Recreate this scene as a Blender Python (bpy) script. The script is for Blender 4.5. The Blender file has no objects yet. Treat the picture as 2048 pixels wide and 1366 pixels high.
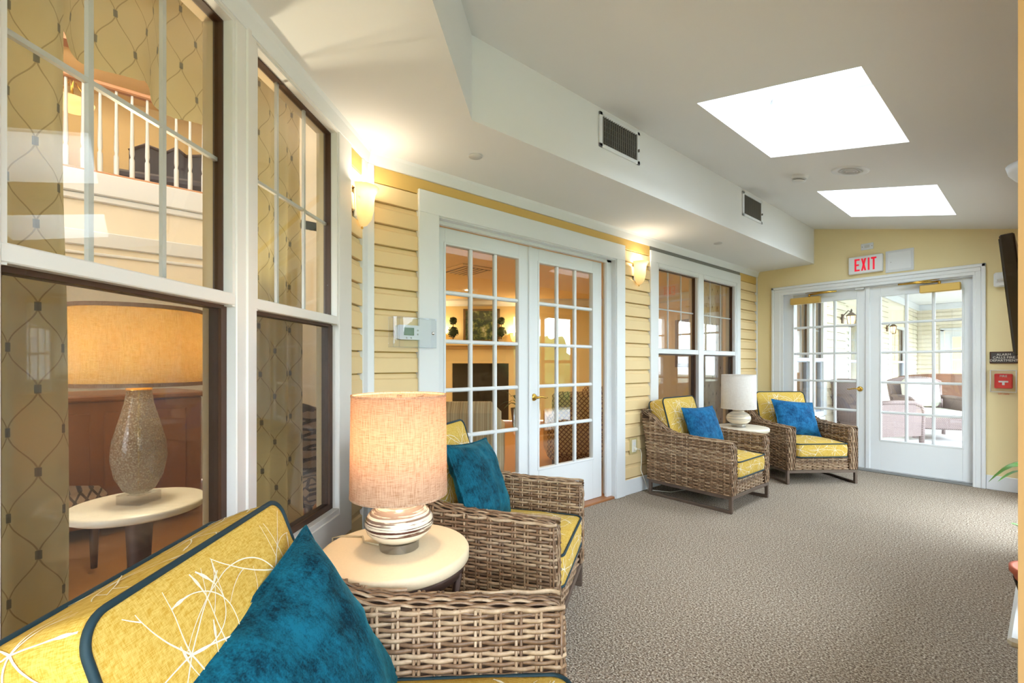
import bpy, math, random
from mathutils import Vector, Matrix, noise
rnd = random.Random(7)
sc = bpy.context.scene
COL = sc.collection
PI = math.pi
R2 = math.sqrt(.5)

# ------------------------------------------------------------------ camera, world, light, exposure
cd = bpy.data.cameras.new('camera'); cam = bpy.data.objects.new('camera', cd); COL.objects.link(cam)
cam.location = (0, 0, 1.15); cam.rotation_euler = (PI / 2, 0, math.radians(50.06))
cd.sensor_width = 36; cd.lens = 905 / 2048 * 36; cd.shift_y = 46 / 2048; cd.clip_start = .02
sc.camera = cam
w = bpy.data.worlds.new('sky'); sc.world = w; w.use_nodes = True
w.node_tree.nodes['Background'].inputs[0].default_value = (.80, .90, 1, 1)
w.node_tree.nodes['Background'].inputs[1].default_value = 16.5
vs = sc.view_settings
vs.view_transform = 'Standard'; vs.look = 'None'; vs.gamma = 1; vs.use_curve_mapping = False
vs.exposure = 0.38
cy = sc.cycles
cy.use_denoising = True; cy.use_adaptive_sampling = True; cy.adaptive_threshold = .06; cy.adaptive_min_samples = 16
cy.max_bounces = 7; cy.diffuse_bounces = 4; cy.glossy_bounces = 3
cy.transmission_bounces = 6; cy.transparent_max_bounces = 16
cy.sample_clamp_indirect = 6; cy.caustics_reflective = False; cy.caustics_refractive = False
cy.blur_glossy = .5

def portal(loc, rot, sx, sy):
    """Sampling portal: tells the renderer where daylight enters; adds no light of its own."""
    l = bpy.data.lights.new('daylight_portal', 'AREA'); l.shape = 'RECTANGLE'; l.size = sx; l.size_y = sy
    l.cycles.is_portal = True
    o = bpy.data.objects.new('daylight_portal', l); COL.objects.link(o); o.location = loc; o.rotation_euler = rot
    return o
TILT = math.atan(.2286)
def ceil_z(x): return 2.721 - .2286 * (x + 1.776)
for y in (2.925, 4.92): portal((-.9, y, ceil_z(-.9) + .5), (0, TILT, 0), .78, 1.06)
portal((.14, 2.33, 1.2), (0, -PI / 2, PI), 1.5, 1.2)
portal((.14, 4.9, 1.0), (0, -PI / 2, PI), 1.9, 1.4)
portal((1.27, -1.0, 1.15), (0, -PI / 2, PI), 1.6, 3.2)
portal((.4, 11.5, 1.4), (0, -PI / 2, PI), 1.7, 11.0)
portal((-.6, -3.12, 1.15), (-PI / 2, 0, 0), 2.2, 1.6)

def lamp(name, loc, power, color=(1, .74, .45), r=.04, kind='POINT', size=1, size_y=None, rot=(0, 0, 0), parent=None):
    l = bpy.data.lights.new(name, kind); l.energy = power; l.color = color
    if kind == 'POINT': l.shadow_soft_size = r
    else:
        l.size = size
        if size_y: l.shape = 'RECTANGLE'; l.size_y = size_y
    o = bpy.data.objects.new(name, l); COL.objects.link(o); o.location = loc; o.rotation_euler = rot; o.parent = parent
    return o

# ------------------------------------------------------------------ materials
def lin(c):
    return tuple(((v / 255 + .055) / 1.055) ** 2.4 if v / 255 > .04045 else v / 255 / 12.92 for v in c[:3]) + (1,)
MATS = {}
def new(name):
    m = bpy.data.materials.new(name); m.use_nodes = True; MATS[name] = m
    return m, m.node_tree, m.node_tree.nodes['Principled BSDF']
def N(t, typ, **kw):
    n = t.nodes.new(typ)
    for k, v in kw.items():
        if k in n.inputs.keys() if isinstance(k, str) else False: n.inputs[k].default_value = v
        else: setattr(n, k, v)
    return n
def ln(t, a, b): t.links.new(a, b)
def math_(t, op, a, b=None, c=None, clamp=False):
    n = t.nodes.new('ShaderNodeMath'); n.operation = op; n.use_clamp = clamp
    for i, v in enumerate((a, b, c)):
        if v is None: continue
        if isinstance(v, (int, float)): n.inputs[i].default_value = v
        else: ln(t, v, n.inputs[i])
    return n.outputs[0]
def mixc(t, fac, a, b):
    n = t.nodes.new('ShaderNodeMix'); n.data_type = 'RGBA'
    for s, v in ((n.inputs[0], fac), (n.inputs[6], a), (n.inputs[7], b)):
        if isinstance(v, (int, float)): s.default_value = v
        elif isinstance(v, tuple): s.default_value = v
        else: ln(t, v, s)
    return n.outputs[2]
def coords(t, scale=(1, 1, 1), out='Object'):
    tc = t.nodes.new('ShaderNodeTexCoord'); mp = t.nodes.new('ShaderNodeMapping'); mp.inputs['Scale'].default_value = scale
    ln(t, tc.outputs[out], mp.inputs[0]); return mp.outputs[0]
def noise_(t, vec, scale, detail=2, rough=.5):
    n = t.nodes.new('ShaderNodeTexNoise'); n.inputs['Scale'].default_value = scale; n.inputs['Detail'].default_value = detail
    n.inputs['Roughness'].default_value = rough; ln(t, vec, n.inputs['Vector']); return n.outputs[0]
def ramp(t, fac, stops):
    n = t.nodes.new('ShaderNodeValToRGB'); e = n.color_ramp.elements
    while len(e) < len(stops): e.new(.5)
    for i, (p, c) in enumerate(stops): e[i].position = p; e[i].color = c
    ln(t, fac, n.inputs[0]); return n.outputs[0]
def bump(t, p, h, strength=.3, dist=.01):
    b = t.nodes.new('ShaderNodeBump'); b.inputs['Strength'].default_value = strength; b.inputs['Distance'].default_value = dist
    ln(t, h, b.inputs['Height']); ln(t, b.outputs[0], p.inputs['Normal'])
def plain(name, c, rough=.5, metal=0, var=.04, vscale=6, bmp=0, bscale=60, spec=.5, emit=0):
    m, t, p = new(name); c = lin(c)
    v = coords(t)
    f = noise_(t, v, vscale, 3)
    a = tuple(max(0, x * (1 - var)) for x in c[:3]) + (1,); b = tuple(min(1, x * (1 + var)) for x in c[:3]) + (1,)
    ln(t, mixc(t, f, a, b), p.inputs['Base Color'])
    p.inputs['Roughness'].default_value = rough; p.inputs['Metallic'].default_value = metal
    p.inputs['Specular IOR Level'].default_value = spec
    if bmp: bump(t, p, noise_(t, v, bscale, 3), bmp, .004)
    if emit:
        p.inputs['Emission Color'].default_value = c; p.inputs['Emission Strength'].default_value = emit
    return m
M = MATS
plain('white', (220, 223, 227), .45, var=.01)
plain('vinyl', (222, 220, 219), .35, var=.01)
plain('ceiling_paint', (222, 222, 222), .9, var=.02, vscale=2)
plain('siding', (224, 198, 150), .6, var=.03, vscale=9)
plain('yellow_paint', (226, 210, 164), .75, var=.02, vscale=3)
plain('frieze_yellow', (208, 172, 98), .6, var=.02)
plain('cream_wall', (236, 214, 160), .8, var=.03)
plain('pale_wall', (236, 226, 208), .8, var=.02)
plain('warm_ceiling', (228, 200, 150), .85, var=.02)
plain('slate_sash', (150, 158, 172), .5)
plain('inner_jamb', (214, 190, 150), .6)
plain('brown_channel', (70, 45, 30), .5)
plain('gasket', (25, 20, 18), .6)
plain('bronze', (104, 88, 78), .45, metal=.35, var=.05)
plain('dark_iron', (72, 50, 42), .5, metal=.3)
plain('core', (62, 42, 28), .9)
plain('piping', (14, 48, 60), .7)
plain('print_white', (238, 232, 212), .75, var=.02)
plain('brass', (205, 165, 80), .25, metal=1)
plain('closer_gold', (206, 172, 96), .4, metal=.45)
plain('dark_wood', (70, 40, 26), .45)
plain('oak', (156, 102, 62), .4, var=.12, vscale=12)
plain('stair_wood', (196, 140, 100), .4, var=.08)
plain('red', (216, 28, 40), .5, var=.02)
plain('exit_red', (230, 30, 60), .5, var=.01, emit=.25)
plain('tv_black', (22, 9, 7), .25)
plain('sign_dark', (70, 66, 66), .6)
plain('sign_text', (220, 216, 208), .6)
plain('black', (12, 12, 12), .5)
plain('chrome', (215, 215, 218), .12, metal=1)
plain('marble', (222, 212, 196), .35, var=.05, vscale=14)
plain('stone_top', (226, 208, 178), .6, var=.06, vscale=160)
plain('grey_vent', (120, 120, 118), .6)
plain('terracotta', (182, 96, 74), .7, var=.1)
plain('soil', (45, 32, 24), .95)
plain('leaf', (86, 150, 40), .4, var=.25, vscale=20)
plain('leaf_dark', (56, 70, 34), .7, var=.4, vscale=60)
plain('garden_leaf', (70, 110, 50), .8, var=.6, vscale=9)
plain('lawn', (150, 152, 132), .9, var=.2)
plain('sun_floor', (216, 216, 216), .5, var=.02)
plain('pale_cushion', (232, 232, 218), .8)
plain('lcd', (84, 104, 70), .3)
plain('outlet_white', (228, 224, 214), .4)
plain('outlet_plate', (196, 180, 130), .4)
plain('cord', (196, 178, 146), .5)
plain('grey_cap', (196, 196, 196), .6)
plain('plum_seat', (80, 74, 84), .6)
plain('silver_plate', (210, 213, 218), .4)
plain('wall_end', (178, 142, 94), .8, var=.04)
plain('orange_floor', (168, 118, 66), .85, var=.15, vscale=180)
plain('fire_glow', (240, 80, 40), .5, emit=2.0)
plain('bulb', (255, 226, 180), .5, emit=14)
plain('fire_glass', (14, 14, 15), .08)
plain('gold_frame', (120, 92, 50), .4, metal=.3)

def glassy(name, tint=(1, 1, 1), base=.05, boost=1.0):
    m, t, p = new(name); t.nodes.remove(p)
    lw = t.nodes.new('ShaderNodeLayerWeight'); lw.inputs[0].default_value = .5
    f = math_(t, 'POWER', lw.outputs['Facing'], 4.0)
    f = math_(t, 'MULTIPLY_ADD', f, boost, base, clamp=True)
    tr = t.nodes.new('ShaderNodeBsdfTransparent'); tr.inputs[0].default_value = tint + (1,)
    gl = t.nodes.new('ShaderNodeBsdfGlossy'); gl.inputs['Roughness'].default_value = .0
    mx = t.nodes.new('ShaderNodeMixShader'); ln(t, f, mx.inputs[0]); ln(t, tr.outputs[0], mx.inputs[1]); ln(t, gl.outputs[0], mx.inputs[2])
    ln(t, mx.outputs[0], t.nodes['Material Output'].inputs[0]); return m
glassy('glass', (.97, .98, .97), .075, .75)
def seeded_glass():
    m, t, p = new('glass_lamp'); t.nodes.remove(p); v = coords(t)
    vo = t.nodes.new('ShaderNodeTexVoronoi'); vo.inputs['Scale'].default_value = 130; ln(t, v, vo.inputs['Vector'])
    f = ramp(t, vo.outputs[0], [(.25, (.75, .75, .75, 1)), (.45, (.38, .38, .38, 1))])
    tr = t.nodes.new('ShaderNodeBsdfTransparent'); tr.inputs[0].default_value = (.9, .88, .82, 1)
    d = t.nodes.new('ShaderNodeBsdfPrincipled'); d.inputs['Base Color'].default_value = lin((170, 158, 138)); d.inputs['Roughness'].default_value = .12
    mx = t.nodes.new('ShaderNodeMixShader'); ln(t, f, mx.inputs[0]); ln(t, tr.outputs[0], mx.inputs[1]); ln(t, d.outputs[0], mx.inputs[2])
    ln(t, mx.outputs[0], t.nodes['Material Output'].inputs[0])
seeded_glass()
glassy('acrylic', (.92, .93, .93), .28, .6)
glassy('clear_plastic', (.95, .955, .975), .015, .15)
def screen_mat():
    m, t, p = new('screen'); t.nodes.remove(p)
    tr = t.nodes.new('ShaderNodeBsdfTransparent'); tr.inputs[0].default_value = (1, 1, 1, 1)
    d = t.nodes.new('ShaderNodeBsdfDiffuse'); d.inputs[0].default_value = lin((70, 66, 64))
    v = coords(t)
    wv = t.nodes.new('ShaderNodeTexWave'); wv.inputs['Scale'].default_value = 260; wv.bands_direction = 'X'; ln(t, v, wv.inputs[0])
    f = math_(t, 'MULTIPLY_ADD', wv.outputs[1], .07, .20)
    mx = t.nodes.new('ShaderNodeMixShader'); ln(t, f, mx.inputs[0]); ln(t, tr.outputs[0], mx.inputs[1]); ln(t, d.outputs[0], mx.inputs[2])
    ln(t, mx.outputs[0], t.nodes['Material Output'].inputs[0])
screen_mat()
def carpet_mat():
    m, t, p = new('carpet')
    v = coords(t)
    vo = t.nodes.new('ShaderNodeTexVoronoi'); vo.inputs['Scale'].default_value = 150; ln(t, v, vo.inputs['Vector'])
    n1 = noise_(t, v, 125, 3, .7); n2 = noise_(t, v, 1.1, 2); n3 = noise_(t, v, 320, 2, .6)
    f = math_(t, 'MULTIPLY_ADD', n1, .75, math_(t, 'MULTIPLY', n3, .35))
    c = ramp(t, f, [(.40, lin((58, 46, 38))), (.51, lin((128, 112, 98))), (.58, lin((166, 152, 136))), (.68, lin((222, 212, 198)))])
    dk = math_(t, 'MULTIPLY_ADD', n2, .24, .88)
    mu = t.nodes.new('ShaderNodeMix'); mu.data_type = 'RGBA'; mu.blend_type = 'MULTIPLY'; mu.inputs[0].default_value = 1
    ln(t, c, mu.inputs[6]); ln(t, dk, mu.inputs[7]); ln(t, mu.outputs[2], p.inputs['Base Color'])
    p.inputs['Roughness'].default_value = .95; p.inputs['Specular IOR Level'].default_value = .1
    bump(t, p, math_(t, 'ADD', vo.outputs[0], n1), .7, .006)
carpet_mat()
def wicker_mat():
    m, t, p = new('wicker')
    g = t.nodes.new('ShaderNodeNewGeometry'); v = coords(t)
    n1 = noise_(t, v, 45, 3, .6)
    f = math_(t, 'MULTIPLY_ADD', g.outputs['Random Per Island'], .5, math_(t, 'MULTIPLY', n1, .6))
    c = ramp(t, f, [(.2, lin((88, 64, 46))), (.5, lin((142, 112, 86))), (.85, lin((192, 168, 140)))])
    ln(t, c, p.inputs['Base Color']); p.inputs['Roughness'].default_value = .42
    bump(t, p, noise_(t, v, 300, 2), .2, .002)
wicker_mat()
def fabric(name, c1, c2, scale=(300, 300, 300)):
    m, t, p = new(name); v = coords(t, (900, 90, 90)); v2 = coords(t, (90, 900, 90)); v3 = coords(t, (90, 90, 900))
    f = math_(t, 'MULTIPLY', math_(t, 'ADD', math_(t, 'ADD', noise_(t, v, 1, 1), noise_(t, v2, 1, 1)), noise_(t, v3, 1, 1)), .333)
    ln(t, ramp(t, f, [(.38, lin(c1)), (.62, lin(c2))]), p.inputs['Base Color'])
    p.inputs['Roughness'].default_value = .85; p.inputs['Specular IOR Level'].default_value = .2
    bump(t, p, f, .25, .002); return m, t, p
fabric('yellow_fabric', (190, 150, 52), (220, 190, 106))
def velvet(name, c1, c2, sheen):
    m, t, p = new(name); v = coords(t)
    n1 = noise_(t, v, 11, 5, .7); n2 = noise_(t, v, 300, 2); n3 = noise_(t, coords(t, (150, 45, 150)), 1, 3)
    f = math_(t, 'MULTIPLY_ADD', n2, .22, math_(t, 'MULTIPLY_ADD', n3, .25, math_(t, 'MULTIPLY', n1, .58)))
    ln(t, ramp(t, f, [(.42, lin(c1)), (.62, lin(c2))]), p.inputs['Base Color'])
    p.inputs['Roughness'].default_value = .75; p.inputs['Specular IOR Level'].default_value = .15
    p.inputs['Sheen Weight'].default_value = .55; p.inputs['Sheen Roughness'].default_value = .35
    p.inputs['Sheen Tint'].default_value = lin(sheen)
    bump(t, p, n1, .3, .01)
velvet('teal_velvet', (0, 30, 46), (12, 92, 116), (60, 150, 165))
velvet('blue_velvet', (8, 54, 96), (34, 110, 160), (110, 170, 215))
def linen(name, c1, c2, warm):
    m, t, p = new(name)
    f = math_(t, 'MULTIPLY_ADD', noise_(t, coords(t, (40, 40, 900)), 1, 2), .5, math_(t, 'MULTIPLY', noise_(t, coords(t, (700, 700, 25)), 1, 2), .5))
    c = ramp(t, f, [(.36, lin(c1)), (.56, lin(c2))])
    t.nodes.remove(p)
    d = t.nodes.new('ShaderNodeBsdfDiffuse'); tl = t.nodes.new('ShaderNodeBsdfTranslucent'); mx = t.nodes.new('ShaderNodeMixShader')
    ln(t, c, d.inputs[0]); ln(t, c, tl.inputs[0]); mx.inputs[0].default_value = warm
    ln(t, d.outputs[0], mx.inputs[1]); ln(t, tl.outputs[0], mx.inputs[2]); ln(t, mx.outputs[0], t.nodes['Material Output'].inputs[0])
linen('linen', (196, 150, 116), (238, 214, 190), .5)
linen('linen_gold', (222, 182, 112), (246, 222, 164), .55)
linen('dark_linen', (150, 116, 92), (184, 150, 122), .2)
linen('linen_pale', (220, 212, 206), (240, 236, 232), .25)
def sconce_mat():
    m, t, p = new('sconce_glass'); t.nodes.remove(p)
    c = mixc(t, noise_(t, coords(t), 14, 3), lin((255, 248, 230)), lin((250, 232, 196)))
    d = t.nodes.new('ShaderNodeBsdfDiffuse'); tl = t.nodes.new('ShaderNodeBsdfTranslucent'); mx = t.nodes.new('ShaderNodeMixShader')
    ln(t, c, d.inputs[0]); ln(t, c, tl.inputs[0]); mx.inputs[0].default_value = .6
    ln(t, d.outputs[0], mx.inputs[1]); ln(t, tl.outputs[0], mx.inputs[2]); ln(t, mx.outputs[0], t.nodes['Material Output'].inputs[0])
sconce_mat()
def ceramic_mat(name, dark, amount):
    m, t, p = new(name)
    v = coords(t, (3, 3, 150)); n1 = noise_(t, v, 1, 3, .6)
    v2 = coords(t, (14, 14, 40)); n2 = noise_(t, v2, 1, 3, .6)
    sep = t.nodes.new('ShaderNodeSeparateXYZ'); tc = t.nodes.new('ShaderNodeTexCoord'); ln(t, tc.outputs['Object'], sep.inputs[0])
    band = ramp(t, sep.outputs[2], [(.064, (0, 0, 0, 1)), (.0655, (1, 1, 1, 1)), (.09, (.75, .75, .75, 1)), (.15, (.45, .45, .45, 1))])
    f = math_(t, 'MULTIPLY_ADD', n1, .8, math_(t, 'MULTIPLY', n2, .25))
    lines = ramp(t, f, [(.50, (0, 0, 0, 1)), (.54, (1, 1, 1, 1))])
    fac = math_(t, 'MULTIPLY', math_(t, 'MULTIPLY', lines, band), amount, clamp=True)
    ln(t, mixc(t, fac, lin((240, 228, 208)), lin(dark)), p.inputs['Base Color']); p.inputs['Roughness'].default_value = .25
    p.inputs['Coat Weight'].default_value = .4
ceramic_mat('ceramic', (86, 52, 44), 1.3)
ceramic_mat('ceramic_pale', (150, 146, 142), .8)
def curtain_mat(name, base1, base2, line, dot):
    m, t, p = new(name)
    tc = t.nodes.new('ShaderNodeTexCoord'); s = t.nodes.new('ShaderNodeSeparateXYZ'); ln(t, tc.outputs['UV'], s.inputs[0])
    x, z = s.outputs[0], s.outputs[1]
    per, kz = .125, 2 * PI / .21
    sn = math_(t, 'MULTIPLY', math_(t, 'SINE', math_(t, 'MULTIPLY', z, kz)), per * .25)
    def dist(xx): # distance to nearest multiple of per
        q = math_(t, 'DIVIDE', xx, per); fr = math_(t, 'SUBTRACT', q, math_(t, 'ROUND', q)); return math_(t, 'MULTIPLY', math_(t, 'ABSOLUTE', fr), per)
    d1 = dist(math_(t, 'ADD', x, sn)); d2 = dist(math_(t, 'SUBTRACT', math_(t, 'ADD', x, per * .5), sn))
    l1 = math_(t, 'LESS_THAN', math_(t, 'MINIMUM', d1, d2), .0022)
    dots = math_(t, 'MULTIPLY', math_(t, 'LESS_THAN', math_(t, 'ADD', d1, d2), .014), math_(t, 'LESS_THAN', math_(t, 'ABSOLUTE', math_(t, 'COSINE', math_(t, 'MULTIPLY', z, kz))), .33))
    v = coords(t, (1, 1, 1), 'UV')
    c = mixc(t, noise_(t, v, 5, 3), lin(base1), lin(base2))
    c = mixc(t, math_(t, 'MULTIPLY', l1, .65), c, lin(line)); c = mixc(t, math_(t, 'MULTIPLY', dots, .85), c, lin(dot))
    t.nodes.remove(p)
    d = t.nodes.new('ShaderNodeBsdfDiffuse'); tl = t.nodes.new('ShaderNodeBsdfTranslucent'); mx = t.nodes.new('ShaderNodeMixShader')
    ln(t, c, d.inputs[0]); ln(t, c, tl.inputs[0]); mx.inputs[0].default_value = .35
    ln(t, d.outputs[0], mx.inputs[1]); ln(t, tl.outputs[0], mx.inputs[2]); ln(t, mx.outputs[0], t.nodes['Material Output'].inputs[0])
curtain_mat('curtain', (184, 172, 126), (208, 196, 154), (128, 108, 66), (84, 86, 76))
curtain_mat('curtain_pale', (196, 190, 168), (222, 216, 196), (150, 146, 130), (110, 112, 108))
def lattice_mat(name, c1, c2, s):
    m, t, p = new(name); tc = t.nodes.new('ShaderNodeTexCoord'); se = t.nodes.new('ShaderNodeSeparateXYZ'); ln(t, tc.outputs['Object'], se.inputs[0])
    h = math_(t, 'ADD', se.outputs[0], se.outputs[1])
    a = math_(t, 'ABSOLUTE', math_(t, 'SINE', math_(t, 'MULTIPLY', math_(t, 'ADD', h, se.outputs[2]), s)))
    b = math_(t, 'ABSOLUTE', math_(t, 'SINE', math_(t, 'MULTIPLY', math_(t, 'SUBTRACT', h, se.outputs[2]), s)))
    f = math_(t, 'GREATER_THAN', math_(t, 'MINIMUM', a, b), .38)
    ln(t, mixc(t, f, lin(c1), lin(c2)), p.inputs['Base Color']); p.inputs['Roughness'].default_value = .85
lattice_mat('lattice', (50, 38, 32), (140, 118, 98), 45)
lattice_mat('basket_weave', (104, 60, 34), (206, 172, 118), 60)
lattice_mat('purple_wicker', (176, 160, 156), (116, 96, 96), 130)
lattice_mat('brown_wicker', (164, 126, 104), (126, 90, 72), 150)
def stripe_mat():
    m, t, p = new('stripe'); tc = t.nodes.new('ShaderNodeTexCoord'); se = t.nodes.new('ShaderNodeSeparateXYZ'); ln(t, tc.outputs['Object'], se.inputs[0])
    n = noise_(t, coords(t, (0, 60, 0)), 1, 2, .7)
    ln(t, ramp(t, n, [(.3, lin((110, 120, 112))), (.45, lin((222, 210, 180))), (.55, lin((150, 130, 104))), (.7, lin((230, 222, 200)))]), p.inputs['Base Color'])
    p.inputs['Roughness'].default_value = .85
stripe_mat()
def paint_mat():
    m, t, p = new('landscape_paint'); v = coords(t)
    n = noise_(t, v, 9, 5, .65)
    ln(t, ramp(t, n, [(.3, lin((14, 22, 18))), (.48, lin((44, 70, 40))), (.58, lin((120, 132, 70))), (.7, lin((200, 200, 170)))]), p.inputs['Base Color'])
    p.inputs['Roughness'].default_value = .3
paint_mat()

# ------------------------------------------------------------------ mesh builder
class MB:
    def __init__(s, mat=None): s.v = []; s.f = []; s.sm = []; s.uv = {}; s.M = mat or Matrix()
    def add(s, vs, fs, smooth=False):
        b = len(s.v); s.v += [tuple(s.M @ Vector(p)) for p in vs]
        s.f += [tuple(i + b for i in f) for f in fs]; s.sm += [smooth] * len(fs); return b
    def box(s, x0, x1, y0, y1, z0, z1, bev=0.0):
        if x0 > x1: x0, x1 = x1, x0
        if y0 > y1: y0, y1 = y1, y0
        if z0 > z1: z0, z1 = z1, z0
        lo, hi = (x0, y0, z0), (x1, y1, z1)
        bev = min(bev, (x1 - x0) * .45, (y1 - y0) * .45, (z1 - z0) * .45)
        if bev <= 0:
            vs = [(x, y, z) for z in (z0, z1) for y in (y0, y1) for x in (x0, x1)]
            s.add(vs, [(0, 2, 3, 1), (4, 5, 7, 6), (0, 1, 5, 4), (2, 6, 7, 3), (0, 4, 6, 2), (1, 3, 7, 5)]); return s
        vs = []; idx = {}
        for c in range(8):
            sg = [(c >> k) & 1 for k in range(3)]
            for a in range(3):
                p = [(hi[k] - (bev if k != a else 0)) if sg[k] else (lo[k] + (bev if k != a else 0)) for k in range(3)]
                idx[c, a] = len(vs); vs.append(tuple(p))
        fs = []
        for a in range(3):
            b, c = (a + 1) % 3, (a + 2) % 3
            for sg in (0, 1):
                q = [idx[(sg << a) | (i << b) | (j << c), a] for i, j in ((0, 0), (1, 0), (1, 1), (0, 1))]
                fs.append(tuple(q if sg else q[::-1]))
            for i in (0, 1):
                for j in (0, 1):
                    c0 = (i << a) | (j << b); c1 = c0 | (1 << c)
                    q = [idx[c0, a], idx[c0, b], idx[c1, b], idx[c1, a]]
                    fs.append(tuple(q if i == j else q[::-1]))
        for c in range(8): 
            q = [idx[c, 0], idx[c, 1], idx[c, 2]]
            fs.append(tuple(q if bin(c).count('1') % 2 else q[::-1]))
        s.add(vs, fs); return s
    def prism(s, poly, a, b, axis='y', smooth=False):
        """extrude a 2D polygon; axis x: poly=(y,z); y: poly=(x,z); z: poly=(x,y)"""
        def P(p, t): return {'x': (t, p[0], p[1]), 'y': (p[0], t, p[1]), 'z': (p[0], p[1], t)}[axis]
        n = len(poly); vs = [P(p, a) for p in poly] + [P(p, b) for p in poly]
        s.add(vs, [tuple(range(n))[::-1], tuple(range(n, 2 * n))]); base = len(s.v) - 2 * n
        s.f += [(base + i, base + (i + 1) % n, base + n + (i + 1) % n, base + n + i) for i in range(n)]; s.sm += [smooth] * n
        return s
    def lathe(s, prof, n=32, c=(0, 0), smooth=True, a0=0, a1=2 * PI):
        full = abs(a1 - a0 - 2 * PI) < 1e-6; k = n if full else n + 1
        vs = [(c[0] + r * math.cos(a0 + (a1 - a0) * i / n), c[1] + r * math.sin(a0 + (a1 - a0) * i / n), z) for r, z in prof for i in range(k)]
        fs = []
        for j in range(len(prof) - 1):
            for i in range(n):
                i2 = (i + 1) % k
                fs.append((j * k + i, j * k + i2, (j + 1) * k + i2, (j + 1) * k + i))
        s.add(vs, fs, smooth); return s
    def tube(s, pts, r, n=8, closed=False, r2=None):
        pts = [Vector(p) for p in pts]; m = len(pts); vs = []; up = Vector((0, 0, 1)); last = None
        for i, p in enumerate(pts):
            t = (pts[(i + 1) % m] - pts[i - 1]) if closed else (pts[min(i + 1, m - 1)] - pts[max(i - 1, 0)])
            t.normalize()
            ref = last if last is not None else (up if abs(t.z) < .9 else Vector((1, 0, 0)))
            b = t.cross(ref); b = b.normalized() if b.length > 1e-6 else t.orthogonal().normalized()
            nn = b.cross(t).normalized(); last = nn
            rr = r if r2 is None else r + (r2 - r) * i / max(1, m - 1)
            for k in range(n):
                a = 2 * PI * k / n; vs.append(p + nn * math.cos(a) * rr + b * math.sin(a) * rr)
        fs = []
        for i in range(m if closed else m - 1):
            j = (i + 1) % m
            for k in range(n): k2 = (k + 1) % n; fs.append((i * n + k, i * n + k2, j * n + k2, j * n + k))
        if not closed: fs += [tuple(range(n))[::-1], tuple((m - 1) * n + k for k in range(n))]
        s.add(vs, fs, True); return s
    def grid(s, fn, nu, nv, smooth=True, uv=None):
        vs = [fn(i / nu, j / nv) for j in range(nv + 1) for i in range(nu + 1)]
        fs = [(j * (nu + 1) + i, j * (nu + 1) + i + 1, (j + 1) * (nu + 1) + i + 1, (j + 1) * (nu + 1) + i) for j in range(nv) for i in range(nu)]
        b = s.add(vs, fs, smooth)
        if uv:
            k = 0
            for j in range(nv + 1):
                for i in range(nu + 1): s.uv[b + k] = uv(i / nu, j / nv); k += 1
        return s
    def obj(s, name, mat, parent=None, mw=None):
        me = bpy.data.meshes.new(name); me.from_pydata(s.v, [], s.f); me.polygons.foreach_set('use_smooth', s.sm)
        if s.uv:
            l = me.uv_layers.new(name='UVMap')
            for lp in me.loops: l.data[lp.index].uv = s.uv.get(lp.vertex_index, (0, 0))
        me.materials.append(M[mat] if isinstance(mat, str) else mat); me.update()
        o = bpy.data.objects.new(name, me); COL.objects.link(o)
        if parent: o.parent = parent
        if mw: o.matrix_world = mw
        return o
def tag(o, label, cat, group=None, kind=None):
    o['label'] = label; o['category'] = cat
    if group: o['group'] = group
    if kind: o['kind'] = kind
    return o
def struct(o): o['kind'] = 'structure'; return o
def empty(name, loc=(0, 0, 0), rz=0):
    o = bpy.data.objects.new(name, None); COL.objects.link(o); o.location = loc; o.rotation_euler = (0, 0, rz); o.empty_display_size = .05
    return o
def copy_tree(o, parent=None):
    c = o.copy(); COL.objects.link(c); c.parent = parent
    for ch in list(o.children): copy_tree(ch, c)
    return c
def frame_mat(org, ax):
    """local x along the wall, y out of the wall into the corridor, z up"""
    X = Vector(ax + (0,)); Y = Vector((-ax[1], ax[0], 0)); m = Matrix.Identity(4)
    for i in range(3): m[i][0] = X[i]; m[i][1] = Y[i]; m[i][3] = org[i]
    return m
FW = frame_mat((-2.4, 0, 0), (0, -1))           # long siding wall: x_local = -y
FB = frame_mat((-2.4, .98, 0), (R2, -R2))        # angled bay wall
FE = frame_mat((0, 6.06, 0), (-1, 0))            # exit wall: x_local = -x, y out = -y
def text(s, size, loc, rot, mat, parent, name='lettering', ext=.0008, align='CENTER'):
    c = bpy.data.curves.new(name, 'FONT'); c.body = s; c.size = size; c.align_x = align; c.align_y = 'CENTER'; c.extrude = ext
    c.materials.append(M[mat]); o = bpy.data.objects.new(name, c); COL.objects.link(o); o.location = loc; o.rotation_euler = rot
    dg = bpy.context.evaluated_depsgraph_get(); me = bpy.data.meshes.new_from_object(o.evaluated_get(dg)); bpy.data.objects.remove(o)
    o = bpy.data.objects.new(name, me); COL.objects.link(o); o.location = loc; o.rotation_euler = rot
    if parent: o.parent = parent
    return o

# ------------------------------------------------------------------ structure: floors, ceilings
b = MB(); b.prism([(-2.5, .86), (-2.5, 6.1), (1.3, 6.1), (1.3, -3.2), (1.1, -3.2), (1.05, -2.6)], -.03, 0, 'z'); struct(b.obj('floor_carpet', 'carpet'))
MB().box(-9.6, -.3, -3.6, 9.6, -.09, -.035).obj('floor_inner', 'orange_floor')['kind'] = 'structure'
b = MB(); b.box(-3.2, 3, 6.12, 17.2, -.06, -.012); struct(b.obj('floor_sunroom', 'sun_floor'))
b = MB(); b.box(-60, 60, -60, 60, -.5, -.3); struct(b.obj('ground', 'lawn'))
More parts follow.
